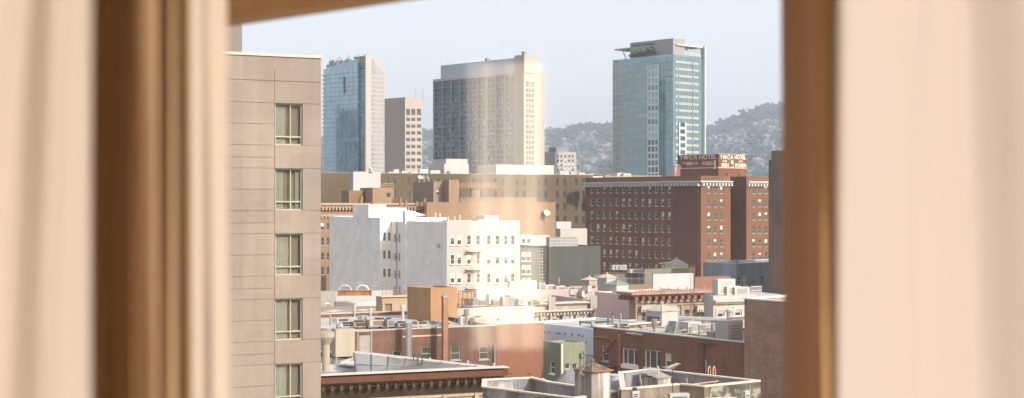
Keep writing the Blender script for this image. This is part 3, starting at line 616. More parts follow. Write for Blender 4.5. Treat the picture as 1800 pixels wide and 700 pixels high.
# sign house on the hotel roof
q = Bld('sign_penthouse', 'square brick rooftop house with faded painted hotel lettering', 'penthouse', 1263, 377, A2, z0=ZF)
zs = q.R(1263, 271)[1]; Wq = q.R(1312)[0]; Lq = q.L(1191)[0]
sb1 = wallm('sign_brick', (0.14, 0.044, 0.015), .12, .2, .2, .9, 1.0)
sh_ = Lq / 12
opw = q.wins('R', [1287.5], [288], 4.5, 12, 'sash', 'frame_white', lits=(1,)); opl = q.wins('L', [1256.5], [289], 4, 14, 'sash', 'frame_white', lits=(3,))
q.block(0, Wq, 0, Lq, zs, sb1, opw + [(q.R(a)[0] - .5, q.R(a)[0] + .5, 0.2, q.R(a, 305)[1], .2, True, None) for a in (1277, 1298)], opl, .5, M['roof_grey'], coping=plain('pale_sign_coping', (.55, .45, .38)))
zband = q.R(1263, 295.5)[1]; mb = MB(); mb.box(-.05, Wq, -.05, -.003, zband, zband + .25); mb.box(-.05, -.003, 0, Lq, zband, zband + .25); mb.build('painted_line', plain('faded_pink_paint', (.50, .38, .33)), q.root)
mb = MB(); mb.box(0.02, Wq - .02, -.012, -.003, zband + .25, zs - .05); mb.build('painted_field', wallm('dark_painted_brick', (.20, .085, .06), .2, .2, .4, .9, 1.0), q.root) if False else None
q.done()
def word(txt, side, pxa, pxb, pya, pyb, mat, parent_b, off=.03, bold=.02):
    cu = bpy.data.curves.new('lettering', 'FONT'); cu.body = txt; cu.size = 1; cu.extrude = .01; cu.offset = bold
    to = bpy.data.objects.new('tmp', cu); COL.objects.link(to); bpy.context.view_layer.update()
    me = bpy.data.meshes.new_from_object(to.evaluated_get(bpy.context.evaluated_depsgraph_get())); bpy.data.objects.remove(to)
    xs_ = [v.co.x for v in me.vertices]; ys_ = [v.co.y for v in me.vertices]; x0, x1_, y0_, y1_ = min(xs_), max(xs_), min(ys_), max(ys_)
    if side == 'R': a0, z0_ = parent_b.R(pxa, pyb); a1, z1_ = parent_b.R(pxb, pya); 
    else: a0, z0_ = parent_b.L(pxa, pyb); a1, z1_ = parent_b.L(pxb, pya)
    zz0 = (parent_b.R if side == 'R' else parent_b.L)((pxa + pxb) / 2, pyb)[1]; zz1 = (parent_b.R if side == 'R' else parent_b.L)((pxa + pxb) / 2, pya)[1]
    for v in me.vertices:
        a = a0 + (a1 - a0) * (v.co.x - x0) / (x1_ - x0); z = zz0 + (zz1 - zz0) * (v.co.y - y0_) / (y1_ - y0_); d = -off - v.co.z
        v.co = (a, d, z) if side == 'R' else (d, a, z)
    me.materials.clear(); me.materials.append(mat); o = bpy.data.objects.new('lettering', me); COL.objects.link(o); o.parent = parent_b.root; return o
lr = plain('cream_sign_paint', (.80, .68, .58), .8, var=.2); ll = plain('faded_sign_paint', (.56, .44, .40), .9, var=.3)
for t, s, xa, xb, ya, yb_, m in (('Y·M·C·A', 'R', 1265.5, 1289, 272.5, 280, lr), ('HOTEL', 'R', 1291.5, 1310.5, 273, 280.2, lr), ('FOR', 'R', 1270.5, 1278, 282.3, 285, lr), ('MEN', 'R', 1268.5, 1280.5, 287, 293.5, lr), ('AND', 'R', 1298, 1305.5, 282.5, 285.3, lr), ('WOMEN', 'R', 1291.5, 1311, 287.5, 293.8, lr),
                              ('Y·M·C·A', 'L', 1194.5, 1226, 272.8, 280.8, ll), ('HOTEL', 'L', 1229.5, 1260, 272, 280, ll), ('FOR', 'L', 1200, 1207, 285.5, 289, ll), ('MEN', 'L', 1208, 1218, 284.5, 291, ll), ('AND', 'L', 1220, 1227, 285.5, 289, ll), ('WOMEN', 'L', 1234, 1253, 284, 291, ll)):
    word(t, s, xa, xb, ya, yb_, m, q)
# pink gable on the hotel roof
c0 = Bld('gabled_dormer', 'small pink gabled roof house in front of the painted brick sign', 'roof house', 1186, 388, 38.7 - 40, z0=ZF)
wd = c0.R(1209)[0]; zg = c0.R(1195, 291)[1]
mb = MB(); k = (0, 0); pk = plain('pink_stucco', (.60, .32, .30), .8)
mb.poly([(0, 0, -.5), (wd * 1.05, 0, -.5), (wd * 1.05, 0, .8), (wd * .38, 0, zg), (0, 0, zg)]); mb.poly([(0, 0, -.5), (0, 6, -.5), (0, 6, zg), (0, 0, zg)]); mb.build('wall', pk, c0.root)
mb = MB(); mb.poly([(wd * .38, -.2, zg), (wd * 1.1, -.2, .7), (wd * 1.1 + 2.4, 6, .7), (wd * .38 + 2.4, 6, zg)]); mb.poly([(0, -.1, zg + .01), (wd * .38, -.1, zg + .01), (wd * .38 + 2.4, 6, zg + .01), (0, 6, zg + .01)]); mb.build('roof', plain('grey_shingle', (.20, .18, .14), .9), c0.root)
mb = MB(); mb.tube((0, -.2, zg), (wd * .38, -.2, zg), .15, n=5); mb.tube((wd * .38, -.2, zg), (wd * 1.1, -.2, .7), .15, n=5); mb.build('verge_board', M['white_metal'], c0.root)
p = at(1064, 301, 400); e = empty('roof_screen', (p.x, p.y, ZF), R_(4), 'tan slatted screen on the hotel roof below the teal tower', 'roof screen'); mb = MB(); n = 46; wS = 100 / F * 400
for k in range(n): mb.box(wS * k / n, wS * (k + .8) / n, 0, .1, 0, 2.0 + (.25 if k < 4 or k > 20 else 0))
mb.build('slats', plain('tan_timber', (.42, .33, .24), .9), e); mb = MB(); mb.box(0, wS, .12, .25, .4, .6); mb.box(0, wS, .12, .25, 1.5, 1.7); mb.build('rail', M['rust'], e)
for k, (px, w_, h_) in enumerate(((1042, 4, 2.2), (1055, 2.2, 1.6), (1085, 3.5, 3.2), (1096, 3, 3.0), (1236, 2, 1.2), (1249, 3, .9))): D = 392 if px > 1200 else 410; box_unit('air_conditioner', 'white roof unit on the brick hotel behind its parapet', 'air conditioner', ((px - CX) / F * D, D, ZF), R_(A2), w_, 2, h_, M['white_metal'], 'white units on the hotel roof')

# ------------------------------------------------------------------ beige tower, left foreground
b = Bld('beige_tower', 'tall beige panelled hotel block close by at the left', 'building', 250, 58.5, A1)
be = wallm('beige_precast_panels', (0.252, 0.216, 0.188), .06, .14, .3, .85, panel=(2.1, 1.5, .06)); jm = plain('panel_joint', (0.19, 0.165, 0.145))
zt = b.R(485, 99.5)[1]; Wd = b.R(564)[0]; b.mi(be); b.mi(jm)
rows = [219 + 114.3 * k for k in range(5)]; wz = []
wins_ = []
for r in rows:
    a0, zb = b.R(483.5, r + 36.5); a1, za = b.R(532, r - 36.5); zc_ = b.R(507, r)[1]; hh = 73 / F * (b.Y + b.u.y * (a0 + a1) / 2); wins_.append((a0, a1, zc_ - hh / 2, zc_ + hh / 2))
jo = [(a0 - .03, a0 - .005, -1, zt - .05, .03, True, 1)]
for (p0, p1, q0, q1) in wins_:
    for zz in (q0 - .012, q1 + .01): jo.append((0, Wd, zz, zz + .016, .03, True, 1))
    jo.append((0, a0 - .03, (q0 + q1) / 2 , (q0 + q1) / 2 + .016, .03, True, 1)); jo.append((0, a0 - .03, q1 + (114.3 - 73) / 38 / 1.0 * .5 , q1 + (114.3 - 73) / 38 * .5 + .022, .03, True, 1)) if False else None
    jo.append((0, a0 - .03, q0 - .54, q0 - .524, .03, True, 1))
    for cxx in (456, 541):
        gx, gz = b.R(cxx, 0)[0], q0 + .3
        for i in range(5):
            for j in range(5): jo.append((gx - .16 + i * .07, gx - .16 + i * .07 + .02, gz - .16 + j * .07, gz - .16 + j * .07 + .02, .015, True, None))
jo.append((0, Wd, zt - 1.05, zt - 1.03, .03, True, 1))
b.block(0, Wd, 0, 12, zt, be, jo + [(p0, p1, q0, q1, .22, False, None) for p0, p1, q0, q1 in wins_], [], .6, M['roof_grey'], coping=plain('beige_coping', (.50, .41, .35)))
for i, (p0, p1, q0, q1) in enumerate(wins_):
    ww, hh = p1 - p0, q1 - q0; t = .06; mb = MB()
    mb.box(0, t, .1, .22, 0, hh); mb.box(ww - t, ww, .1, .22, 0, hh); mb.box(t, ww - t, .1, .22, 0, t); mb.box(t, ww - t, .1, .22, hh - t, hh); mb.box(t, ww - t, .12, .2, hh * .19, hh * .19 + t); mb.box(ww * .57, ww * .57 + t * .7, .121, .199, t, hh - t)
    wo = mb.build('window', plain('olive_window_frame', (0.33, 0.32, 0.26), .5), b.root, loc=(p0, 0, q0))
    mb = MB(); mb.quad((t, .16, t), (ww - t, .16, t), (ww - t, .16, hh - t), (t, .16, hh - t))
    gm = bpy.data.materials.get('hotel_pane')
    if not gm:
        gm = bpy.data.materials.new('hotel_pane'); gm.use_nodes = True; n_ = gm.node_tree; bs = n_.nodes['Principled BSDF']; bs.inputs['Base Color'].default_value = (.02, .02, .02, 1); bs.inputs['Roughness'].default_value = .03
        tr = n_.nodes.new('ShaderNodeBsdfTransparent'); tr.inputs[0].default_value = (.92, .95, .9, 1); mxs = n_.nodes.new('ShaderNodeMixShader'); mxs.inputs[0].default_value = .42
        n_.links.new(tr.outputs[0], mxs.inputs[1]); n_.links.new(bs.outputs[0], mxs.inputs[2]); n_.links.new(mxs.outputs[0], n_.nodes['Material Output'].inputs[0])
    mb.build('pane', gm, wo)
    mb = MB(); f = (.42, .35, .55, .5, .45)[i]; n = 14; f2 = (0, .22, 0, 0, 0)[i]
    def sheet(xa, xb, yy):
        for k in range(n): x, x2 = xa + (xb - xa) * k / n, xa + (xb - xa) * (k + 1) / n; mb.quad((x, yy + .02 * (k % 2), 0), (x2, yy + .02 * ((k + 1) % 2), 0), (x2, yy + .02 * ((k + 1) % 2), hh), (x, yy + .02 * (k % 2), hh))
    sheet(0, ww * f, .24)
    if f2: sheet(ww * (1 - f2), ww, .24)
    mb.build('white_curtain', plain('sheer_curtain', (0.6, 0.62, 0.57), .9), wo)
    mb = MB(); mb.quad((0, .32, 0), (ww, .32, 0), (ww, .32, hh), (0, .32, hh)); mb.build('inner_drape', wallm('olive_room_drape', (0.42, 0.4, 0.32), .12, .1, 1.5), wo)
b.done()
e = at(434, 99, 66); box_unit('roof_vent', 'small grey vent box on the roof of the beige block', 'vent', (e.x - .15, e.y + .4, zt - .35), R_(A1), .3, .3, .72, M['lead'], fan=False)
e = at(548, 104, 69.5); aerial('small antenna on the right roof corner of the beige block', (e.x, e.y + .4, zt - .3), .4, .62, M['lead'], .35)
q = Bld('building', 'grey tower edge rising behind the beige block at the left', 'building', 330, 78, A1); q.block(0, q.R(425.5)[0], 0, 12, q.R(400, -40)[1], wallm('grey_beige_render', (0.2, 0.185, 0.17), .05, .08, .3), [(0, q.R(425.5)[0], z_, z_ + .03, .03, True, None) for z_ in (44, 47, 50)]); q.done()

# ------------------------------------------------------------------ tan cornice building behind the white one
tan = wallm('orange_tan_render', (0.245, 0.168, 0.115), .06, .14, .15, .85); tan2 = wallm('peach_render', (0.27, 0.19, 0.13), .06, .14, .2, .85); tang = wallm('grey_tan_render', (0.26, 0.2, 0.16), .08, .14, .2, .85)
b = Bld('tan_building', 'tan building with a dentilled cornice behind the white building', 'building', 480, 318, A1)
zt = b.R(650, 357)[1]; ops = b.wins('R', (567, 577, 600, 612), (398, 424.5, 451, 476), 6, 13, 'sash', 'frame_tan', lits=(0, 1))
Wg = b.R(752)[0]; b.block(0, Wg, 0, 30, zt, tan, ops, [], .7, M['roof_tan'])
b.cornice(0, Wg, 2, zt, 1.0, .9, plain('tan_cornice', (0.33, 0.25, 0.18)), both=False, dent=(.8, .4, .6)); b.cornice(0, Wg, 2, zt - 2.6, .35, .4, plain('tan_cornice', (.58, .46, .33)), both=False, dent=(.8, .4, .45), steps=1); b.done(); ZG = zt - .7
def box_b(name, label, cat, xc, D, rot, xl, xr, yt, m, z0=0, roof=None, par=.4, win=None, wl=None, coping=None):
    q = Bld(name, label, cat, xc, D, rot, z0=z0); W_ = q.R(xr)[0]; L_ = q.L(xl)[0] if xl < xc else 10; L_ = L_ if 0 < L_ < 200 else 12
    z_ = q.R((xc + xr) / 2, yt)[1]; of = q.wins('R', *win) if win else []; ol_ = q.wins('L', *wl) if wl else []
    q.block(0, W_, 0, L_, z_, m, of, ol_, par, roof, coping=coping); q.done(); return q, z_ + z0
qb, zb = box_b('tan_building', 'plain orange rendered block with a satellite dish, right of the white building', 'building', 750, 300, A1, 746, 976.5, 355.5, tan, win=((954,), (376,), 6, 8, 'plain', 'frame_dark'))
DY = qb.Y + qb.u.y * qb.R(961)[0] - .9; e = at(961, 391, DY); dish('white satellite dish on the orange rendered wall', (e.x, e.y, e.z), .2, 1.5, M['white_metal'])
box_b('stair_house', 'orange stair house with railings on the tan roof, left of the beige lift house', 'roof house', 655, 335, A1, 633, 692.5, 330, tan2, ZG, win=((683,), (343,), 8, 8, 'plain', 'frame_tan'))
railing('railing around the top of the orange stair house', at(664, 330, 337), at(691, 330, 340), 1.0, M['orange_rust'], 7, 2)
box_b('stair_house', 'olive low block left of the orange stair house', 'roof house', 613, 338, A1, 600, 640, 335, wallm('olive_block', (0.2, 0.14, 0.08), .08, .1, .2), ZG)
box_b('lift_house', 'beige lift house with a door on the tan roof', 'roof house', 762, 328, A1, 726, 790, 319.5, tang, ZG, win=((770,), (338,), 6, 9, 'plain', 'frame_tan'))
box_b('lift_house', 'orange lift house beside the beige one, lit by the sun', 'roof house', 789, 326, A1, 780, 807, 316, tan2, ZG)
box_b('lift_house', 'flat beige roof block behind the orange rendered block', 'roof house', 808, 330, A1, 806, 944, 347, wallm('dark_tan_block', (0.2, 0.155, 0.12), .1, .1, .2), ZG - 2)
pipe('round tan water tank with a cap behind the railing', (at(834, 340, 340).x, 340, ZG), 4.0, 1.3, tan2, 'flat', 'water_tank', 'water tank')
railing('long pale railing beside the water tank', at(808, 330, 342) , at(874, 330, 346), 1.1, M['orange_rust'], 14, 3)
for k, (px, h_) in enumerate(((655, 1.2), (703, 1.8), (712, 1.2), (731, 1.0), (744, 1.6), (631, 2.2), (737, .8))): pipe('short tan vent pipe on the tan cornice roof', (at(px, 350, 322).x, 322 + k, ZG), h_, .35, tan2, 'flat', group='short pipes on the tan roof')
for k, px in enumerate((737, 745, 753)): dish('small white dish in a cluster on the beige lift house', (at(px, 314, 331).x, 331 + k, at(px, 320.5, 331).z - .2), .5 - k, 1.0, M['white_metal'], 'dishes on the lift house')
q, z_ = box_b('roof_house', 'plain white box house above the orange stair house', 'roof house', 621, 372, A1, 615, 669, 302, wallm('white_metal_panels', (0.42, 0.41, 0.42), .04, .05, .2), 0, M['roof_white'])
q, z_ = box_b('grey_building', 'grey low building with large windows right of the beige block', 'building', 540, 400, A1, 538, 606, 317, wallm('grey_stone', (0.15, 0.148, 0.14), .12, .15, .2), 0, M['roof_grey'], win=((572, 583, 594), (341,), 7, 12, 'sash', 'frame'))
pipe('tiny round white ventilator on the white box house', (at(652, 299, 374).x, 374, at(652, 302.5, 374).z), .8, .5, M['white_metal'])

# ------------------------------------------------------------------ white building
b = Bld('white_building', 'large white painted building with blank side walls and a fire escape', 'building', 785, 243, A1)
wh = wallm('white_wall_paint', (0.88, 0.84, 0.78), .06, .05, .18, .85, stain=((.70, .68, .64), .35, .5)); cr = wallm('cream_front_paint', (0.39, 0.38, 0.365), .04, .08, .3, .85)
zt = b.L(785, 391)[1]; Ly1 = b.L(712)[0]; Ly2 = b.L(668)[0]; Ly3 = b.L(579)[0]; Wd = b.R(914)[0]
opsR = b.wins('R', (795, 807, 824, 840, 859, 874, 889, 901), (422, 456, 489), 7.6, 17, 'sash', 'frame', lits=(0, 0, 1, 2))
opsR = [o for o in opsR]
b.block(0, Wd, 0, Ly1, zt, wh, [], [], .6, M['roof_white'])
wx = b.R(688, CY, Ly2)[0]
b.block(wx, Wd, Ly1 + .01, Ly2, zt - .3, wh, [], b.wins('L', (694, 702), (419, 452, 483, 511), 3.2, 15, 'grid', 'frame', off=wx, lits=(0,)), .4, M['roof_white'])
b.block(0, Wd, Ly2 + .01, Ly3, zt + .4, wh, b.wins('R', (676, 684.5), (416, 448, 480), 4.5, 15, 'grid', 'frame', off=Ly2 + .01, lits=(0,)), [], .6, M['roof_white'])
fmb = MB(); facade(fmb, (.0, -.05), (1, 0), (0, 1), 0, Wd, 0, zt + .25, [(o[0], o[1], o[2], o[3], .22, False, 0) for o in opsR]); fmb.box(0, Wd, -.05, -.0, zt + .24, zt + .25); fmb.build('front_wall', cr, b.root)
# cut-outs of the main block stay closed behind the front skin, so the window units sit in the skin
for i, wv in enumerate(b.win):
    if wv[0] == 'R' and wv[1] == 0: b.win[i] = (wv[0], -.19, *wv[2:])
mb = MB(); y0_, y1_ = b.L(712)[0], b.L(703)[0]; mb.box(-.4, 1.6, y0_ - 1.2, y0_ + .2, 0, b.L(708, 371)[1]); mb.build('flue_stack', wh, b.root)
mb = MB(); ya, yb_ = b.L(648)[0], b.L(620)[0]; mb.box(.02, 3.6, ya, yb_, zt, b.L(634, 360)[1]); mb.box(3.6, 8, ya, yb_ - 3, zt, b.L(655, 366)[1]); mb.build('stepped_parapet', wh, b.root)
x0_ = b.R(853)[0]; mb = MB(); mb.box(x0_, b.R(878)[0], .3, 4, zt, b.R(865, 379)[1]); mb.box(b.R(842)[0], x0_, .3, 3, zt, b.R(850, 386)[1]); mb.build('raised_parapet', cr, b.root)
# slope roof by the stepped parapet
mb = MB(); za = b.L(645, 369)[1]; mb.poly([(8, ya - .5, za), (12, ya - .5, zt + .8), (12, ya + 5, zt + .8), (8, ya + 5, za)]); mb.poly([(8, ya - .5, za), (12, ya - .5, zt + .8), (8, ya - .5, zt + .4)]); mb.build('lean_to_roof', plain('pale_grey_sheet', (.5, .5, .52)), b.root)
for k, (px, y_, hh) in enumerate(((686, 377, 1.6), (693, 380, 1.2), (738, 377, 2.4), (760, 381, 1.3), (771, 381, 1.4), (820, 383, 1.8), (730, 383, .8))):
    yy = b.L(min(px, 780))[0] if px < 785 else 3; c, sn = math.cos(b.a), math.sin(b.a); xo = 3 if px < 785 else b.R(px)[0]; wxp, wyp = b.X + xo * c - yy * sn, b.Y + xo * sn + yy * c
    pipe('short white roof pipe on the white building', (wxp, wyp, zt - .5), hh * .6 + .5, .16, M['white_metal'], group='pipes on the white roof')
for k, zq in enumerate((456 + 18, 489 + 18, 422 + 20)):
    zz = b.R(830, zq)[1]; x0_, x1_ = b.R(818)[0], b.R(846)[0]; mb = MB(); mb.box(x0_, x1_, -1.1, -.1, zz, zz + .06)
    for x in range(9): xx = x0_ + (x1_ - x0_) * x / 8; mb.box(xx - .02, xx + .02, -1.1, -1.06, zz, zz + .9)
    mb.box(x0_, x1_, -1.1, -1.05, zz + .86, zz + .92)
    fe = mb.build('fire_escape_platform', plain('cream_iron', (.55, .47, .38), .6), b.root)
    if k < 2:
        zu = zz + 3.3; mb = MB()
        for s_ in (0, .5): mb.tube((x1_ - 1.6 + s_, -.9, zz), (x0_ + 1.3 + s_, -.6, zu - 0.1), .04, n=5)
        for t_ in range(9): f_ = t_ / 9; mb.tube((x1_ - 1.6 + (x0_ + 2.9 - x1_) * f_, -.9 + .3 * f_, zz + 3.2 * f_), (x1_ - 1.1 + (x0_ + 2.9 - x1_) * f_, -.9 + .3 * f_, zz + 3.2 * f_), .03, n=4)
        mb.build('fire_escape_stair', plain('cream_iron', (.55, .47, .38), .6), b.root)
mb = MB(); mb.tube((wx - .2, b.L(699, CY, wx)[0], 15), (wx - .2, b.L(699, CY, wx)[0], zt), .08, n=6)
for zz in (420, 452, 482): z_ = b.L(697, zz, wx)[1]; mb.tube((wx - .2, b.L(694, CY, wx)[0], z_), (wx - .2, b.L(701, CY, wx)[0], z_), .07, n=5)
mb.build('drain_pipe', M['lead'], b.root)
pr_ = random.Random(12)
mb = MB()
for k in range(9): y_ = pr_.uniform(1, Ly1 - 6); z_ = zt - pr_.uniform(1, 12); mb.box(-.012, -.002, y_, y_ + pr_.uniform(1, 4), z_, z_ + pr_.uniform(.4, 2.2))
for k in range(9): y_ = pr_.uniform(Ly2 + 1, Ly3 - 5); z_ = zt - pr_.uniform(1, 12); mb.box(-.012, -.002, y_, y_ + pr_.uniform(1, 4), z_, z_ + pr_.uniform(.4, 2.2))
mb.build('paint_patch', wallm('paler_repaint', (.80, .77, .72), .05, .05, .4), b.root)
b.done(); BW = b

# ------------------------------------------------------------------ grey-green block right of it
gg = wallm('grey_green_render', (0.075, 0.088, 0.085), .08, .15, .2, .9); gl = wallm('pale_green_grey', (.40, .42, .38), .05, .1, .2, .9)
b = Bld('grey_green_building', 'grey-green block with one tall blank wall left of the brick hotel', 'building', 965, 290, A1)
zt = b.R(1010, 433)[1]; b.block(0, b.R(1055.5)[0], 0, 20, zt, gg, [], [], .3, M['roof_grey'])
xl = b.R(905, CY, 1.5)[0]; b.block(xl, -.01, 1.5, 20, b.R(940, 437, 1.5)[1], wallm('grey_green_darker', (0.1, 0.11, 0.105), .08, .1, .2, .9), b.wins('R', (954,), (451, 474, 497), 11, 19, 'grid', 'frame', off=1.5, lits=(0, 0)) + b.wins('R', (921, 930), (420, 451, 474, 497), 8, 16, 'sash', 'frame', off=1.5, lits=(1,)), [], .3)
b.done()
q, z_ = box_b('roof_penthouse', 'pale green-grey penthouse on the grey-green block', 'penthouse', 905, 305, A1, 900, 966, 414, gl, zt - 6)
q, z_ = box_b('roof_penthouse', 'glazed terrace box above the blank grey-green wall', 'penthouse', 966, 300, A1, 960, 1016, 417, wallm('steel_terrace', (.24, .26, .26), .1, .1, .3), zt - .3)
railing('terrace railing above the blank grey-green wall', at(966, 433, 293), at(1017, 433, 298), 1.4, M['white_metal'], 9, 3)
q, z_ = box_b('roof_house', 'white sunlit roof house between the grey-green block and the hotel', 'roof house', 985, 335, A1, 975, 1032, 402, M['white'], 0, M['roof_white'])
q, z_ = box_b('roof_house', 'small white roof house with a dark vent beside the hotel', 'roof house', 978, 345, A1, 970, 1004, 390, wallm('grey_roof_house', (.42, .42, .42), .05, .1, .3), 0, M['roof_white'])

# ------------------------------------------------------------------ blue-grey building
bl = wallm('faded_blue_paint', (0.18, 0.265, 0.31), .10, .25, .25, .9, stain=((.27, .34, .37), .35, .6, 1))
b = Bld('blue_building', 'faded blue painted building with a drainpipe in front of the hotel', 'building', 1294, 262, A2)
zt = b.L(1294, 464)[1]; Ly = b.L(1236)[0]
b.block(0, b.R(1420)[0], 0, Ly, zt, bl, b.wins('R', (1300, 1309), (493,), 6, 15, 'sash', 'frame', lits=(3, 0)) + b.wins('R', (1339,), (492,), 7, 13, 'sash', 'frame_tan', lits=(0,)), [], .3, M['roof_grey'], coping=plain('pale_blue_coping', (.5, .52, .54)))
mb = MB(); mb.tube((-.3, -.3, 10), (-.3, -.3, zt + .4), .25, n=8); mb.tube((-.3, -.3, zt + .4), (-.3, -.3, zt + .8), .5, n=8); mb.build('drain_pipe', bl, b.root)
mb = MB(); xa, xb = b.R(1297)[0], b.R(1320)[0]; zz = b.R(1308, 505)[1]; mb.box(xa, xb, -1.3, 0, zz, zz + .1)
for k in range(8): x = xa + (xb - xa) * k / 7; mb.box(x - .03, x + .03, -1.3, -1.24, zz, zz + 1)
mb.box(xa, xb, -1.3, -1.24, zz + .95, zz + 1.05); mb.build('fire_escape', M['dark'], b.root); b.done()
# rust brick low building in front of it
q, z_ = box_b('brick_building', 'small sunlit orange brick building in front of the blue one', 'building', 1222, 248, A1, 1219, 1284, 486, wallm('orange_brick', (0.24, 0.115, 0.07), .1, .15, .3, .9, 1), win=((1265, 1274), (512,), 6, 9, 'sash', 'frame_tan'))
q, z_ = box_b('white_building', 'white sunlit box behind the ornate pink cornice', 'building', 1148, 240, A1, 1146, 1219, 481, wallm('lilac_white_paint', (0.46, 0.45, 0.48), .05, .15, .3), 0, M['roof_white'], par=.3)
q, z_ = box_b('grey_building', 'long low greenish roof block below the dark hotel windows', 'building', 1133, 262, A1, 1130, 1222, 472, wallm('greenish_cream', (0.2, 0.2, 0.17), .1, .15, .3), 0, M['roof_grey'], par=.3)
prism_hut('roof_cupola', 'round yellowish roof cupola with a grey cone before the hotel', 'cupola', (at(1181, 478, 266).x, 266, at(1181, 474, 266).z - .8), R_(20), 3.4, 3, 1.6, 1.2, wallm('yellowish_tank', (.50, .46, .30), .15, .3, .5), M['lead'])
railing('glass screen railing across the roof behind the ornate cornice', (at(1060, 0, 236).x, 236, at(1060, 503, 236).z), (at(1148, 0, 240).x, 240, at(1148, 503, 240).z), 2.2, M['lead'], 8, 2)
box_b('grey_building', 'dark grey set back wall under the hotel windows', 'building', 1043, 270, A1, 1040, 1135, 482, wallm('dark_grey_parapet', (.16, .16, .155), .1, .1, .3), par=.3)
box_b('peach_building', 'low peach building behind the glass screen railing', 'building', 1100, 244, A1, 1098, 1150, 500, tan2, par=.3)
e = at(1168, 484, 241); aerial('white antenna cluster on the white box roof', (e.x, e.y + 2, e.z - .6), .5, 2.6, M['white_metal'], 1.5)
for k, px in enumerate((1084, 1090, 1097)): e = at(px, 478, 262); box_unit('air_conditioner', 'small grey unit on the dark grey wall roof under the hotel', 'air conditioner', (e.x, e.y + 10, e.z - .4), .3, 1.4, 1, 1.2, M['metal'], 'units under the hotel windows')
e = at(1112, 482, 266); box_unit('roof_vent', 'flat pale vent on the dark grey roof under the hotel', 'vent', (e.x, e.y + 6, e.z - .3), .3, 3.4, 1.6, .9, M['metal'], fan=False)

# ------------------------------------------------------------------ pink building, its skylights, classical front
pkw = wallm('dusty_pink_paint', (0.56, 0.43, 0.4), .06, .12, .2, .9)
b = Bld('pink_building', 'dusty pink blank walled building behind the classical front', 'building', 1117, 206, A2)
zt = b.L(1117, 518.5)[1]; Lp = b.L(1046)[0]; b.block(0, 14, 0, Lp, zt, pkw, [], [(b.L(1078)[0], b.L(1075)[0], b.L(1076, 557)[1], b.L(1076, 550)[1], .2, True, None)], .25, M['roof_white']); b.done()
box_b('pink_building', 'lower lilac wall left of the pink building', 'building', 905, 222, A1, 903, 1050, 509, wallm('lilac_pink_paint', (0.4, 0.34, 0.34), .08, .15, .2), 0, M['roof_white'], par=.3)
zk = zt - .25
def hut_at(px0, px1, ybase, ywall, ytip, D, wm_, rm_, lab, rot=A2, n=0):
    w_ = (px1 - px0) / F * D; z0 = at(0, ybase, D).z; h_ = (ybase - ywall) / F * D; rh = (ywall - ytip) / F * D; s = w_ / (math.cos(R_(rot)) + math.sin(R_(rot)))
    # footprint: left corner at px0, right corner at px1, near corner between
    nx = (px0 - CX) / F * D + s * math.sin(R_(rot)); return prism_hut('skylight_hut', lab, 'roof hut', (nx, D, z0), R_(rot), s, s, h_, rh, wm_, rm_, wins_=n)
hut_at(1066, 1106, 519, 501, 493, 214, M['white'], M['verd'], 'white skylight hut with a green copper pyramid roof on the pink building')
hut_at(1052, 1084, 512, 489, 482, 228, M['white'], plain('tan_glazed_roof', (.42, .36, .30)), 'white skylight hut with a tan ribbed roof, right of the pair')
hut_at(1024, 1050, 512, 493, 487, 232, wallm('cream_hut', (0.4, 0.35, 0.3)), plain('tan_glazed_roof', (.42, .36, .30)), 'cream skylight hut with a tan ribbed roof, left of the pair')
box_b('grey_building', 'pale broken row of low roofs left of the skylight huts', 'building', 945, 236, A1, 944, 1062, 503, wallm('peach_parapet', (0.38, 0.3, 0.24), .1, .1, .3), 0, M['roof_white'], par=.4)
for k, (px, py) in enumerate(((948, 500), (960, 504), (978, 506), (1000, 508), (1012, 511), (1032, 514), (1040, 505), (955, 515), (966, 511), (1060, 515))): e = at(px, py + 6, 226); box_unit('air_conditioner', 'small white roof box among the low roofs left of the skylight huts', 'air conditioner', (e.x, e.y, e.z - .4), .4 * k, 1.0 + (k % 3) * .5, .9, 1.2, M['white_metal'], 'white boxes among the low roofs', fan=k % 2 == 0)
b = Bld('classical_building', 'grey classical front with cornice and tall windows, left of the pink wall', 'building', 880, 186, A1)
st = wallm('pale_grey_stone', (0.33, 0.31, 0.28), .08, .2, .3, .9); zt = b.R(990, 530)[1]; W_ = b.R(1044)[0]
wc_ = (892, 905, 918, 931, 946, 957, 975.5, 985, 998, 1007, 1021, 1031)
ops = b.wins('R', wc_, (560,), 7, 22, 'sash', 'frame', lits=(1, 1, 2, 3), depth=.4)
b.block(0, W_, 0, 12, zt, st, ops, [], .8, M['roof_white'])
b.cornice(0, W_, 2, zt - .1, .35, .5, wallm('sunlit_cornice', (0.46, 0.42, 0.37)), both=False); b.cornice(0, W_, 2, b.R(990, 544)[1], .4, .7, MATS['sunlit_cornice'], both=False, dent=(.5, .22, .25))
mb = MB()
for px in (952, 968, 1040, 1013, 990, 900, 925): x = b.R(px)[0]; mb.box(x - .25, x + .25, -.3, -.003, zt - 8, zt - 1.6)
for px in (967, 1040, 920): x = b.R(px)[0]; mb.box(x - .5, x + .5, -.62, -.51, zt - 1.3, zt + .7)
mb.build('pilasters', st, b.root); b.done()

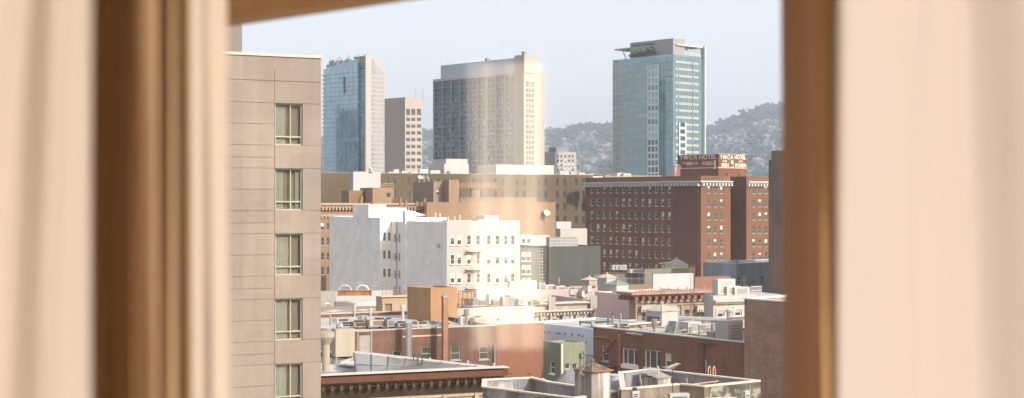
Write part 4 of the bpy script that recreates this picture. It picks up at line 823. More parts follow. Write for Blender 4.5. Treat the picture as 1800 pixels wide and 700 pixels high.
# ------------------------------------------------------------------ ornate pink cornice building
b = Bld('ornate_building', 'cream ornate building crowned by a pink cornice with crested edge', 'building', 1116, 186, A1)
cf = wallm('cream_ornate_stone', (0.32, 0.27, 0.21), .08, .2, .3, .9); pc = wallm('pink_cornice', (0.33, 0.23, 0.195), .08, .15, .4, .8)
zt = b.R(1185, 512)[1]; W_ = b.R(1255)[0]
ops = b.wins('R', (1132,), (558,), 8, 14, 'sash', 'frame_tan', lits=(0,)) + b.wins('R', (1208,), (553,), 9, 17, 'sash', 'frame_tan', lits=(0,)) + b.wins('R', (1224, 1233), (553,), 8, 17, 'sash', 'frame_tan', lits=(1, 0))
b.block(0, W_, 0, 1.5, zt, cf, ops, [], 0, M['roof_tan']); b.block(8, W_ - .1, 1.51, 12, zt - .8, cf, [], [], 0, M['roof_tan'])
b.cornice(-.5, W_ + .3, 3, zt, .55, 1.1, pc, xs=0, dent=(1.0, .45, .5), dm=wallm('rust_brackets', (0.2, 0.11, 0.085)))
b.cornice(0, W_, 3, b.R(1185, 528)[1], .25, .25, cf, both=False, steps=1); b.cornice(0, W_, 3, b.R(1185, 533.5)[1], .2, .2, cf, both=False, steps=1)
mb = MB(); x = -.5
while x < W_: h_ = .42 if int(x / .45) % 3 else .75; mb.poly([(x, -1.05, zt), (x + .42, -1.05, zt), (x + .21, -1.05, zt + h_)]); mb.poly([(x, -.95, zt), (x + .42, -.95, zt), (x + .21, -.95, zt + h_)]); mb.box(x + .1, x + .32, -1.04, -.96, zt, zt + h_ * .5); x += .45
mb.build('crest', pc, b.root)
for px0, px1 in ((1122, 1150), (1158, 1186), (1220, 1246)):
    a0, a1 = b.R(px0)[0], b.R(px1)[0]; z_ = b.R((px0 + px1) / 2, 544)[1]; mb = MB(); mb.box(a0, a1, -.8, -.003, z_, z_ + .3)
    k = a0
    while k < a1 - .3: mb.box(k, k + .2, -.85, -.6, z_ - .3, z_ - .004); k += .4
    mb.box(a0 + .1, a1 - .1, -.7, -.003, z_ + .3, z_ + .55); mb.build('window_hood', wallm('pale_hood', (0.42, 0.39, 0.35)), b.root)
mb = MB()
for px in (1118, 1122, 1198, 1249, 1253, 1172): x = b.R(px)[0]; mb.box(x - .14, x + .14, -.15, -.003, 10, zt - 1.5)
mb.build('pilasters', cf, b.root); b.done()
ladder('tall thin roof ladder against the pink ornate cornice', (at(1214, 550, 183).x, 183, at(1214, 550, 183).z), R_(A1), 6.2, .5, M['rust'], False)

# ------------------------------------------------------------------ white building with two framed windows
b = Bld('white_building', 'white building with two trimmed windows beside the tall brick wall', 'building', 1254, 172, A1)
wN = wallm('off_white_render', (0.4, 0.39, 0.37), .05, .12, .3); zt = b.R(1280, 520)[1]; W_ = b.R(1330)[0]
ops = b.wins('R', (1267, 1297.5), (559, 557), 11, 18, 'sash', 'frame_white', lits=(0, 1), skip=((0, 1), (1, 0)))
b.block(0, W_, 0, 1.2, zt, wN, ops, [], 0, M['roof_white'], coping=M['white']); b.block(4.5, W_ + 6, 1.21, 9, zt - .3, wN, [], [], 0, M['roof_white']); b.cornice(0, W_, 2, b.R(1280, 527)[1], .5, .5, M['white'], both=False); b.cornice(0, W_, 2, b.R(1280, 530.5)[1] - .1, .15, .3, M['lead'], both=False, steps=1)
for px, yc in ((1267, 559), (1297.5, 557)):
    a, z_ = b.R(px, yc); mb = MB(); mb.box(a - .75, a - .5, -.1, -.003, z_ - .9, z_ + .9); mb.box(a + .5, a + .75, -.1, -.003, z_ - .9, z_ + .9); mb.box(a - .75, a + .75, -.1, -.003, z_ + .9, z_ + 1.15); mb.build('window_trim', wallm('pinkish_trim', (.55, .47, .42)), b.root)
b.done(); zN = zt
for k, (px, w_, h_) in enumerate(((1262, 2.6, 1.7), (1278, 2.0, .8), (1292, 2.2, .7))): e = at(px, 520, 178); box_unit('air_conditioner', 'white duct box on the white roof beside the tall brick wall', 'air conditioner', (e.x, e.y, zN - .5), R_(A1), w_, 1.3, h_ + .5, M['white_metal'], 'white boxes on the trimmed white building', fan=False)
railing('white hooped railing on the white roof beside the tall brick wall', (at(1320, 0, 176).x, 176, zN - .2), (at(1338, 0, 177).x, 177, zN - .2), 1.1, M['white_metal'], 7, 2, r=.06)
pipe('thin white mast on the white roof', (at(1313, 0, 175).x, 175, zN), 1.0, .05, M['white_metal'], 'flat', 'mast', 'mast')

# ------------------------------------------------------------------ big brick wall at right and the long brick building
bkP = wallm('red_brown_brick', (0.19, 0.078, 0.05), .16, .25, .3, .92, 1.0, stain=((.16, .10, .08), .35, .6)); bkO = wallm('pinkish_brown_brick', (0.34, 0.2, 0.15), .14, .2, .3, .92, 1.0, stain=((.20, .13, .11), .5, .5))
b = Bld('brick_building', 'tall blank brown brick wall beside the right curtain', 'building', 1470, 121.2, A2)
zt = b.L(1340, 528.5)[1]; y1_ = b.L(1308.5)[0]
b.block(0, 18, 0, y1_, zt, bkO, [], [], .5, M['roof_white'], coping=plain('white_coping', (.74, .70, .66)))
mb = MB(); rr = random.Random(9)
for k in range(26): y_ = rr.uniform(1, y1_); z_ = zt - rr.uniform(1, 9); mb.box(-.03, -.002, y_, y_ + .1, z_, z_ + .1)
mb.build('tie_plates', M['dark'], b.root); b.done()
b = Bld('brick_building', 'long brown brick building with white windows and a white roof full of huts', 'building', 1312, 129.5, A2)
zt = b.L(1308, 603)[1]; Ly = b.L(1043)[0]; zr = zt - .35
opsL = b.wins('L', (1107.5,), (627.5,), 27, 29, 'triple', 'frame_white', lits=(0,), depth=.35) + b.wins('L', (1147,), (632,), 28, 32, 'triple', 'frame_white', lits=(0,), depth=.35) + b.wins('L', (1174.5,), (635,), 11, 29, 'sash', 'frame_white', lits=(1,), depth=.3) + b.wins('L', (1064,), (622,), 12, 26, 'sash', 'frame', lits=(0,), depth=.4)
b.block(0, 24, 0, Ly, zt, bkP, [], opsL, .35, M['roof_white'], coping=plain('pale_roof_edge', (0.5, 0.5, 0.5)))
# pilaster lines, alcove fire escape
mb = MB(); mb.box(-.12, -.003, b.L(1239)[0], b.L(1237)[0], 10, zt - .5); mb.build('drain_pipe', M['dark'], b.root)
mb = MB(); mb.box(-.1, -.003, b.L(1242)[0], b.L(1241)[0], b.L(1241, 655)[1], b.L(1241, 633)[1]); mb.build('white_pipe', M['white_metal'], b.root)
mb = MB(); mb.box(-.25, -.003, b.L(1091)[0], b.L(1089)[0], 10, zt - .4); mb.box(-.25, -.003, b.L(1090)[0], b.L(1048)[0], b.L(1069, 595)[1], b.L(1069, 593)[1]); mb.tube((-.3, b.L(1052)[0], b.L(1052, 640)[1]), (-.3, b.L(1080)[0], b.L(1080, 598)[1]), .12, n=5); mb.build('steel_brace', M['rust'], b.root)
mb = MB(); za_ = b.L(1066, 641)[1]; ya_, yb_ = b.L(1088)[0], b.L(1046)[0]; mb.box(-1.4, -.003, ya_, yb_, za_, za_ + .08)
for k in range(12): y_ = ya_ + (yb_ - ya_) * k / 11; mb.box(-1.4, -1.35, y_, y_ + .04, za_, za_ + .95)
mb.box(-1.4, -1.34, ya_, yb_, za_ + .9, za_ + .96); mb.build('fire_escape', M['dark'], b.root)
for px, yc, w_, h_ in ((1107.5, 645, 30, 8), (1147, 651, 31, 8)): 
    a0, a1 = b.L(px + w_ / 2)[0], b.L(px - w_ / 2)[0]; z_ = b.L(px, yc)[1]; mb = MB(); mb.box(-.1, .15, a0, a1, z_ - .2, z_ + .22); mb.build('spandrel_panel', M['frame_white'], b.root)
mb = MB(); rr = random.Random(4)
for k in range(30): y_ = rr.uniform(1, Ly - 1); z_ = zt - rr.choice((1.0, 2.2, 3.4)); mb.box(-.03, -.002, y_, y_ + .11, z_, z_ + .11)
mb.build('tie_plates', M['dark'], b.root); b.done(); BP = b; ZP = zr
def onP(px, py): return onz(ZP, px, py)
hut = hut_at(1138, 1195, 583, 548, 537, 151, M['white'], plain('grey_green_roof', (.33, .35, .31), .8), 'large white roof hut with pyramid roof and three small windows', A2, 3)
e = (at(1128, 0, 140).x, 140, ZP); hut_s = prism_hut('skylight', 'low dark pyramid skylight in front of the large white hut', 'skylight', e, R_(A2), 2.0, 2.0, .12, .55, M['white'], M['lead'])
q = empty('skylight', (at(1183, 0, 137).x, 137, ZP), R_(A2), 'steep glazed skylight to the right of the large white hut', 'skylight'); mb = MB(); mb.poly([(0, 0, 0), (1.5, 0, 0), (.75, .2, 1.6)]); mb.poly([(0, 1.5, 0), (1.5, 1.5, 0), (.75, 1.3, 1.6)]); mb.quad((0, 0, 0), (0, 1.5, 0), (.75, 1.3, 1.6), (.75, .2, 1.6)); mb.quad((1.5, 0, 0), (1.5, 1.5, 0), (.75, 1.3, 1.6), (.75, .2, 1.6)); mb.build('glazing', glassm('skylight_glass', (.12, .14, .13), 0, .1, .4, .4, .6), q)
mb = MB()
for a_, b_ in (((0, 0, 0), (.75, .2, 1.6)), ((1.5, 0, 0), (.75, .2, 1.6)), ((0, 1.5, 0), (.75, 1.3, 1.6)), ((.75, .2, 1.6), (.75, 1.3, 1.6)), ((.35, 0, 0), (.75, .2, 1.6)), ((1.1, 0, 0), (.75, .2, 1.6))): mb.tube(a_, b_, .04, n=4)
mb.build('frame', M['lead'], q)
for k, (px, py, w_, d_, h_, lab, m_) in enumerate(((1291, 598, 2.1, 1.6, 2.1, 'big white plant box near the brick wall on the long brick building', M['white']), (1303, 596, 1.0, 1.8, 1.5, 'smaller white plant box touching the tall brick wall', M['white']), (1206, 588, 2.0, 1.5, .9, 'low white duct box right of the glazed skylight', M['white_metal']), (1222, 590, 1.8, 1.4, 1.3, 'white pitched duct behind the small roof ladder', M['white_metal']), (1196, 592, 1.0, 1.0, .7, 'tiny grey box between skylight and duct box', M['lead']), (1098, 580, 1.6, 1.2, .6, 'low grey box with slats left of the dark pyramid skylight', M['lead']), (1052, 574, 3.2, 2, .5, 'flat raised skylight at the left end of the white roof', M['lead']))):
    D = min(max(onP(px, py).y, 129.5 + 2), 152); D = {1291: 132.6, 1303: 134.5}.get(px, D); box_unit('roof_box', lab, 'roof box', ((px - 12 - CX) / F * D, D, ZP), R_(A2), w_, d_, h_, m_, fan=(k == 2), legs=k > 1)
pipe('white mushroom vent on the big white plant box', (at(1284, 0, 133).x, 133.6, ZP + 2.1), .9, .28, M['white_metal'], 'cone')
ladder('small peach roof ladder on the white roof', (at(1246, 0, 137).x, 137, ZP), R_(A2) + .3, 1.3, .5, M['white_metal'], True)
for k, px in enumerate((1070, 1078, 1092, 1216, 1232, 1255)): D = 150 - max(0, px - 1060) * .07; pipe('small vent pipe standing along the white roof of the long brick building', ((px - CX) / F * D, D + 1, ZP), .8 + (k % 3) * .3, .11, M['lead'], 'cone', group='small vents on the white roof')
e0 = (at(1194, 0, 150).x, 150, ZP); q = empty('roof_duct', e0, R_(-32), 'long grey pipe duct lying across the white roof', 'duct'); mb = MB(); mb.tube((0, 0, .9), (5.8, 0, .9), .3, n=10); mb.build('pipe_run', M['metal'], q); mb = MB(); mb.box(.3, .5, -.2, .2, 0, .7); mb.box(5.2, 5.4, -.2, .2, 0, .7); mb.build('support', M['lead'], q)
# long low parapet roof between pink and brick building
box_b('grey_building', 'low building with a long cream parapet below the pink wall', 'building', 880, 168, A1, 878, 1120, 566, wallm('cream_parapet', (0.38, 0.34, 0.3), .1, .15, .3), 0, M['roof_white'], par=.4)

# ------------------------------------------------------------------ light-blue wall, green building
lb = wallm('light_blue_paint', (.58, .68, .76), .04, .08, .3)
b = Bld('light_blue_building', 'light blue blank wall between the orange brick and the long brick building', 'building', 1046, 149, A2)
zt = b.L(1043, 578)[1]; Ly = b.L(930)[0]; b.block(0, 10, 0, Ly, zt, lb, [], [], .2, M['roof_white']); mb = MB()
for px, py in ((959, 586), (965, 586), (980, 588), (985, 588), (994, 589), (1007, 590), (1019, 591), (1025, 593), (1031, 604)): y_, z_ = b.L(px, py); mb.box(-.04, -.002, y_, y_ + .18, z_, z_ + .2)
mb.build('tie_plates', M['dark'], b.root); b.done()
gn = wallm('pale_sage_green_paint', (0.19, 0.215, 0.165), .06, .18, .4)
b = Bld('green_building', 'small sage green house with a white downpipe and sash windows', 'building', 988, 132, 35)
zt = b.R(990, 604)[1]; W_ = b.R(1028.5)[0]; Ly = b.L(955)[0]
b.block(0, W_, 0, Ly, zt, gn, b.wins('R', (998, 1011), (649,), 10, 21, 'sash', 'frame_white', lits=(0,)), b.wins('L', (970.5,), (646,), 9, 22, 'sash', 'frame_white', lits=(0,)), .1, M['roof_grey'])
mb = MB(); mb.tube((-.12, -.12, 5), (-.12, -.12, zt), .1, n=8); mb.build('drain_pipe', plain('cream_pipe', (.62, .62, .48)), b.root)
mb = MB(); x_, z_ = b.R(1021, 622); mb.tube((x_, -.5, z_ - 3), (x_, -.5, z_), .07, n=6); mb.tube((x_, -.5, z_), (x_, -.5, z_ + .3), .14, n=8); mb.box(x_ - .06, x_ + .06, -.5, 0, z_ - .4, z_ - .3); mb.build('flue', gn, b.root); b.done()

# ------------------------------------------------------------------ brick building centre-left
b = Bld('brick_building', 'dim brown brick block with sash windows behind the grey glazed roof', 'building', 560, 140, A1)
bkS = wallm('shadowed_brown_brick', (0.1, 0.047, 0.027), .2, .25, .25, .92, 1.0, stain=((.20, .11, .08), .4, .6))  # darker than the sunlit end wall: its shade is put into the colour
zt = b.R(760, 577.5)[1]; W_ = b.R(873)[0]
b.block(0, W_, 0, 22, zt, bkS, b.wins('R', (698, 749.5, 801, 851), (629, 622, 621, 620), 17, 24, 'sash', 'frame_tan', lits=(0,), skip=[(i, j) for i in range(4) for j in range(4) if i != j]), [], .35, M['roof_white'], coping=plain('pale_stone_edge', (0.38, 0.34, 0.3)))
mb = MB(); z_ = b.R(760, 591)[1]; mb.box(b.R(708)[0], b.R(780)[0], -.06, -.003, z_, z_ + .14); mb.build('brick_band', plain('pale_brick_band', (.50, .36, .27)), b.root)
mb = MB()
for px, py in ((662, 610), (680, 603), (702, 600), (727, 606), (757, 598), (781, 596), (796, 602), (836, 606)): x_, z_ = b.R(px, py); mb.box(x_, x_ + .16, -.04, -.002, z_, z_ + .16)
mb.build('tie_plates', M['dark'], b.root); b.done(); ZS = zt - .35
DS2 = b.Y + b.u.y * W_
b = Bld('brick_building', 'sunlit orange brick end wall in the middle of the view', 'building', 873, DS2, A1)
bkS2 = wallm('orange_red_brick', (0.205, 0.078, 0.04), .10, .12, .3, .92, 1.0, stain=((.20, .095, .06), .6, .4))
b.X -= 0; zt2 = b.R(914, 569.5)[1]; b.block(0, b.R(955.5)[0], 0, .6, zt2, bkS2, [], [], 0, M['roof_white']); b.block(.02, b.R(955.5)[0], .61, 22, zt2 - .5, bkS2, [], [], 0, M['roof_white'])
mb = MB(); mb.box(-.05, b.R(955.5)[0] + .05, -.06, .66, zt2 + .003, zt2 + .1); mb.build('coping', plain('pale_stone_edge', (.58, .52, .45)), b.root)
mb = MB()
for px, py in ((897, 659), (930, 659), (895, 587), (926, 586)): x_, z_ = b.R(px, py); mb.box(x_, x_ + .2, -.04, -.002, z_, z_ + .2)
mb.build('tie_plates', M['dark'], b.root)
mb = MB(); x_ = b.R(868)[0]; mb.tube((x_, -.2, 5), (x_, -.2, zt2 - 2), .1, n=8); mb.build('drain_pipe', M['lead'], b.root); b.done()
# orange rendered tower block and chimneys
org = wallm('orange_rendered_wall', (0.31, 0.19, 0.105), .06, .15, .3, .88)
b = Bld('orange_block', 'plain orange rendered block beside the thin brick chimney', 'building', 757, 158, 41)
zt = b.R(757, 507)[1]; b.block(0, b.R(803.5)[0], 0, b.L(716)[0], zt, org, [], [], .15, M['roof_tan']); b.done()
def stack(px, yt, yb_, D, r, m, lab, cap):
    z1, z0 = at(0, yt, D).z, at(0, yb_, D).z; return pipe(lab, ((px - CX) / F * D, D, z0), z1 - z0, r, m, cap, 'chimney', 'chimney')
stack(718, 569, 640, 142.5, .32, plain('shiny_duct', (.62, .62, .64), .25, .8), 'shiny silver exhaust pipe in front of the brick wall', 'flat')
z1, z0 = at(0, 520, 144).z, at(0, 650, 144).z; q = empty('chimney', ((782 - CX) / F * 144, 144, z0), R_(A1), 'thin tall rust-brown brick chimney in front of the orange block', 'chimney'); mb = MB(); mb.box(-.26, .26, -.26, .26, 0, z1 - z0 - .2); mb.build('shaft', wallm('rust_chimney', (.30, .15, .09), .15, .3, .5, .9, 1.0), q); mb = MB(); mb.box(-.32, .32, -.32, .32, z1 - z0 - .2, z1 - z0); mb.tube((0, 0, z1 - z0), (0, 0, z1 - z0 + .35), .12, n=8); mb.build('cap', M['lead'], q)
# penthouse with door, white parapets at left
q = Bld('stair_house', 'small peach roof house with a dark door left of the orange block', 'roof house', 672, 176, A1); ph = wallm('peach_roof_house', (0.36, 0.27, 0.19), .07, .12, .4)
z_ = q.R(690, 522)[1]; q.block(0, q.R(722)[0], 0, q.L(661)[0], z_, ph, [(q.R(677)[0], q.R(689)[0], q.R(683, 554)[1], q.R(683, 534)[1], .25, True, 1)], [], .1, M['roof_tan']); q.wm.append(plain('brown_door', (.16, .12, .08))); mb = MB(); mb.box(-.2, q.R(722)[0], -.25, .1, z_, z_ + .15); mb.build('eaves', plain('tan_eaves', (.5, .4, .28)), q.root); q.done()
railing('dark pipe railing on top of the peach roof house', at(672, 522, 176.5), at(719, 519.5, 180), .7, M['rust'], 8, 2)
box_b('white_building', 'long white parapet wall behind the peach roof house', 'building', 591, 205, A1, 588, 690, 512, M['white'], 0, M['roof_grey'], par=.5)
box_b('white_building', 'lower pale blue-white wall in front of the long white parapet', 'building', 590, 192, A1, 588, 672, 529.5, wallm('pale_blue_white', (0.42, 0.44, 0.46), .05, .1, .3), 0, M['roof_white'], par=.3)
box_b('green_grey_building', 'pale grey-green building beside the beige tower with a window', 'building', 540, 196, A1, 538, 591, 512, wallm('pale_grey_green', (0.27, 0.285, 0.265), .06, .1, .3), 0, M['roof_white'], win=((577,), (538,), 10, 15, 'sash', 'frame'))
q = empty('steel_beam', (at(593, 0, 190).x, 190, at(0, 520, 190).z), R_(5), 'rusty steel beam lying over the long white parapet', 'beam'); mb = MB(); wb_ = 60 / F * 190; mb.box(0, wb_, 0, .4, 0, .12); mb.box(0, wb_, .15, .25, .12, .6); mb.box(0, wb_, 0, .4, .6, .72); mb.box(0, .15, -.05, .45, -.1, .8); mb.box(wb_ - .15, wb_, -.05, .45, -.1, .8); mb.build('girder', M['rust'], q)
for k, px in enumerate((606, 637)):
    q = empty('roof_duct', (at(px, 0, 208).x, 208, at(0, 513, 208).z), 0, 'white curved roof duct above the long white parapet', 'duct', 'curved ducts on the parapet roof'); mb = MB(); pr = (-.9, 0, .1)
    for t_ in range(1, 9): a_ = math.pi * t_ / 8; c_ = (-.9 * math.cos(a_), 0, .1 + .8 * math.sin(a_)); mb.tube(pr, c_, .2, n=8); pr = c_
    mb.build('duct_bend', M['white_metal'], q)
railing('thin grey railing above the long white parapet', at(590, 512, 206), at(680, 510, 212), 1.2, M['lead'], 12, 2)
q = Bld('tan_building', 'low tan building with a dentilled parapet behind the grey glazed roof', 'building', 500, 172, 14); z_ = q.R(640, 551)[1]; q.block(0, q.R(707)[0], 0, 12, z_, tan2, par=.3); q.cornice(0, q.R(668)[0], 2, z_, .25, .3, tan2, both=False, dent=(.45, .2, .22), dm=M['rust']); q.done()
box_b('grey_building', 'low grey-blue roof edge right behind the brown brick block', 'building', 500, 160, 15, 498, 716, 563, wallm('grey_blue_roof_wall', (0.27, 0.29, 0.32), .15, .2, .3), 0, M['roof_white'], par=.3)
for k, (px, py, w_, h_) in enumerate(((622, 580, 1.6, .7), (650, 578, 2.6, .95), (700, 575, 1.3, .6), (681, 576, .8, 1.0), (598, 580, 2.0, .5))): box_unit('air_conditioner', 'weathered unit standing on the brown brick block roof', 'air conditioner', ((px - CX) / F * 148, 148, ZS), R_(A1), w_, 1.4, h_, (tan2, M['cream'], M['lead'], M['lead'], M['metal'])[k], 'units on the brown brick roof')
# steel frames at right of the orange block (with pipes), pale roofs under the reflection
for k, (px, py, w_, D, lab) in enumerate(((806, 545, 30, 196, 'open steel frame platform right of the orange block, rear'), (812, 560, 26, 188, 'open steel frame platform right of the orange block, front'))):
    railing(lab, (at(px, 0, D).x, D, at(0, py, D).z), (at(px + w_, 0, D).x, D + 1, at(0, py, D).z), 2.6, M['rust'], 5, 3, name='steel_frame', cat='steel frame', r=.07)
box_b('white_building', 'pale roof house behind the steel frames', 'building', 838, 205, A1, 832, 902, 507, wallm('pale_sage_white', (0.42, 0.42, 0.39), .06, .1, .3), 0, M['roof_white'], par=.3)
box_b('white_building', 'white tall roof house left of the pink walls', 'building', 896, 208, A1, 892, 944, 494, M['white'], 0, M['roof_white'], par=.3)
box_b('white_building', 'broad low white building behind the orange brick end wall', 'building', 803, 176, A1, 801, 938, 540, M['white'], 0, M['roof_white'], par=.4)
box_b('peach_building', 'low peach building filling in behind the white roof houses', 'building', 800, 222, A1, 798, 960, 513, ph, 0, M['roof_white'], par=.4)
for k, px in enumerate((830, 860, 884, 912, 934)): box_unit('air_conditioner', 'white unit on the broad low white roof', 'air conditioner', ((px - CX) / F * 184, 184, at(0, 544, 180).z), R_(A1), .8 + (k % 3) * .5, 1.0, .7 + (k * 3 % 4) * .3, M['white_metal' if k % 2 else 'lead'], 'units on the broad white roof', fan=k % 2 == 0)

def clutter(q, x0, x1, y0, y1, zr, n, what, seed):
    """small vents, curbs and conduits scattered over a roof, each a thing of its own"""
    rr = random.Random(seed); c, sn = math.cos(q.a), math.sin(q.a); first = {}
    for k in range(n):
        x, y = rr.uniform(x0, x1), rr.uniform(y0, y1); p = (q.X + x * c - y * sn, q.Y + x * sn + y * c, zr + q.z0); kind = k % 4
        if kind == 0: pipe('small roof vent pipe on the ' + what, p, rr.uniform(.5, 1.3), rr.uniform(.06, .14), M['lead' if k % 8 else 'white_metal'], rr.choice(('cone', 'flat', 'hood')), group='vent pipes on the ' + what)
        elif kind == 1: box_unit('roof_hatch', 'low roof hatch on the ' + what, 'roof hatch', p, q.a + rr.choice((0, .3)), rr.uniform(.7, 1.8), rr.uniform(.7, 1.3), rr.uniform(.3, .9), M[rr.choice(('metal', 'lead', 'white_metal', 'rust', 'cream'))], 'hatches on the ' + what, fan=rr.random() < .4, legs=False)
        elif kind == 2:
            e = empty('conduit', p, q.a + rr.choice((0, 1.57)), 'thin pipe run lying on the ' + what, 'pipe', 'pipe runs on the ' + what); m_ = MB(); L_ = rr.uniform(2, 6); m_.tube((0, 0, .22), (L_, 0, .22), .06, n=6); m_.build('pipe_run', M['lead'], e); m_ = MB()
            for t in (0.1, .5, .9): m_.box(L_ * t - .06, L_ * t + .06, -.1, .1, 0, .17)
            m_.build('support', M['dark'], e)
        else:
            e = empty('tar_patch', (p[0], p[1], p[2] + .012 + .002 * (k % 7)), q.a + rr.uniform(-.3, .3), 'irregular dark tar patch on the ' + what, 'roof patch', 'tar patches on the ' + what); m_ = MB(); R0 = rr.uniform(.8, 2.4); m_.poly([(R0 * rr.uniform(.6, 1.3) * math.cos(t * .698), R0 * rr.uniform(.6, 1.6) * math.sin(t * .698), 0) for t in range(9)]); m_.build('patch', wallm('roof_tar', (.10, .10, .105), .3, 0, .8, .8), e)
clutter(BW, 1, 11, 1, 18, BW.L(785, 391)[1] - .59, 14, 'white building roof', 1)
clutter(BW, 1, 11, 26, 60, BW.L(785, 391)[1] - .59, 12, 'rear white building roof', 2)
clutter(BH, 2, 10, 2, 34, ZF, 16, 'brick hotel roof', 3)
clutter(BP, 1.2, 12, 1, 16, ZP, 24, 'long brick building roof', 4)
BS = Bld('tmp_helper', None, None, 560, 140, A1); clutter(BS, 2, 20, 1, 15, ZS, 26, 'brown brick block roof', 5); bpy.data.objects.remove(BS.root)
BS = Bld('tmp_helper', None, None, 803, 176, A1); clutter(BS, .8, 9, .8, 9, BS.R(870, 540)[1] - .4, 12, 'broad low white roof', 6); bpy.data.objects.remove(BS.root)
BS = Bld('tmp_helper', None, None, 500, 160, 15); clutter(BS, 6, 13, .8, 9, BS.R(608, 563)[1] - .3, 12, 'grey-blue low roof', 7); bpy.data.objects.remove(BS.root)
BS = Bld('tmp_helper', None, None, 905, 222, A1); clutter(BS, 1, 12, .8, 9, BS.R(980, 509)[1] - .3, 14, 'lilac walled roof', 8); bpy.data.objects.remove(BS.root)
BS = Bld('tmp_helper', None, None, 480, 318, A1); clutter(BS, 8, 32, 2, 14, ZG, 12, 'tan corniced roof', 9); bpy.data.objects.remove(BS.root)

# ------------------------------------------------------------------ polygon-footprint buildings in the foreground
def poly_b(name, label, cat, ztop, pts, m, par, roofm, copm=None, t=.25):
    W = [onz(ztop, *p).xy for p in pts]; O = W[0].copy(); r = empty(name, (O.x, O.y, 0), 0, label, cat); W = [p - O for p in W]; n = len(W); mb = MB(); ins = []
    for i in range(n):
        a, p, c = W[i - 1], W[i], W[(i + 1) % n]; d1 = (p - a).normalized(); d2 = (c - p).normalized(); n1 = Vector((-d1.y, d1.x)); n2 = Vector((-d2.y, d2.x)); bis = (n1 + n2); bis = bis / max(.3, bis.dot(n1)) ; ins.append(p + bis * t)
    zr = ztop - par
    for i in range(n):
        j = (i + 1) % n; a, c, ia, ic = W[i], W[j], ins[i], ins[j]
        mb.quad((*a, 0), (*c, 0), (*c, ztop), (*a, ztop)); mb.quad((*a, ztop), (*c, ztop), (*ic, ztop), (*ia, ztop)); mb.quad((*ia, ztop), (*ic, ztop), (*ic, zr), (*ia, zr))
    mb.build('wall', m, r); rb = MB(); rb.poly([(*p, zr + .004) for p in ins]); rb.build('roof', roofm, r)
    if copm:
        cb_ = MB()
        for i in range(n):
            j = (i + 1) % n; d = (W[j] - W[i]); L_ = d.length; d.normalize(); nn = Vector((-d.y, d.x)); cb_.obox(W[i], d, nn, .0 + .0013 * i, L_ - .0013 * i, -.06, t + .06, ztop + .003 + .002 * i, ztop + .09 + .002 * i)
        cb_.build('coping', copm, r)
    return r, W, O
# near dark-corniced building with the glazed roof
zV = H - 11.6
r, Wp, O = poly_b('corniced_building', 'old building with rust-brown bracketed cornice and grey roof, nearest at the bottom', 'building', zV, [(430, 667.5), (874, 647.5), (640, 625), (430, 606)], wallm('shade_dark_facade', (0.03, 0.025, 0.018), .2, .3, .4), .35, M['roof_grey'], plain('light_roof_edge', (0.36, 0.36, 0.37)))  # near-black olive: the shade under the cornice put into the wall colour
d = (Wp[1] - Wp[0]); Lv = d.length; d.normalize(); nn = Vector((-d.y, d.x)); rust = wallm('brown_painted_cornice', (0.11, 0.05, 0.035), .15, .2, .5, .7)
mb = MB(); mb.obox(Wp[0], d, nn, 0, Lv + .5, -.85, -.003, zV - .42, zV - .02); mb.obox(Wp[0], d, nn, 0, Lv + .3, -.55, -.003, zV - .60, zV - .424); co = mb.build('cornice', rust, r)
mb = MB(); mb.obox(Wp[0], d, nn, 0, Lv + .55, -.92, .1, zV + .12, zV + .16); mb.build('gutter_edge', plain('pale_gutter', (.50, .47, .44)), co)
mb = MB(); a = 0
while a < Lv: mb.obox(Wp[0], d, nn, a, a + .2, -.5, -.003, zV - .95, zV - .604); a += .62
mb.build('bracket_row', wallm('shade_grey_bracket', (0.07, 0.06, 0.045)), co)  # brackets darkened as well, cornice shade in the colour
mb = MB(); a = .3
while a < Lv: mb.obox(Wp[0], d, nn, a, a + .08, -.3, -.003, zV - .80, zV - .72); a += .2
mb.build('dentil_row', plain('pale_dentil', (0.2, 0.17, 0.12)), co)
mb = MB(); mb.obox(Wp[0], d, nn, 0, Lv - .6, -.4, -.003, zV - 1.75, zV - 1.6); mb.obox(Wp[0], d, nn, 0, Lv - .7, -.25, -.003, zV - 1.95, zV - 1.755)
for k in range(9): mb.obox(Wp[0], d, nn, Lv - 1.8 - k * 2.3, Lv - 1.5 - k * 2.3, -.5, -.4, zV - 2.0, zV - 1.6)
mb.build('stone_ledge', wallm('cream_ledge', (.40, .33, .25), .1, .25, .5), r)
mb = MB(); mb.obox(Wp[0], d, nn, 0, Lv - .6, -.08, -.003, 0, zV - 1.96); mb.build('lower_wall', wallm('shade_tan_wall', (0.1, 0.075, 0.05), .1, .2, .5), r)  # tan darkened to hold the facade's shade
zrv = zV - .35
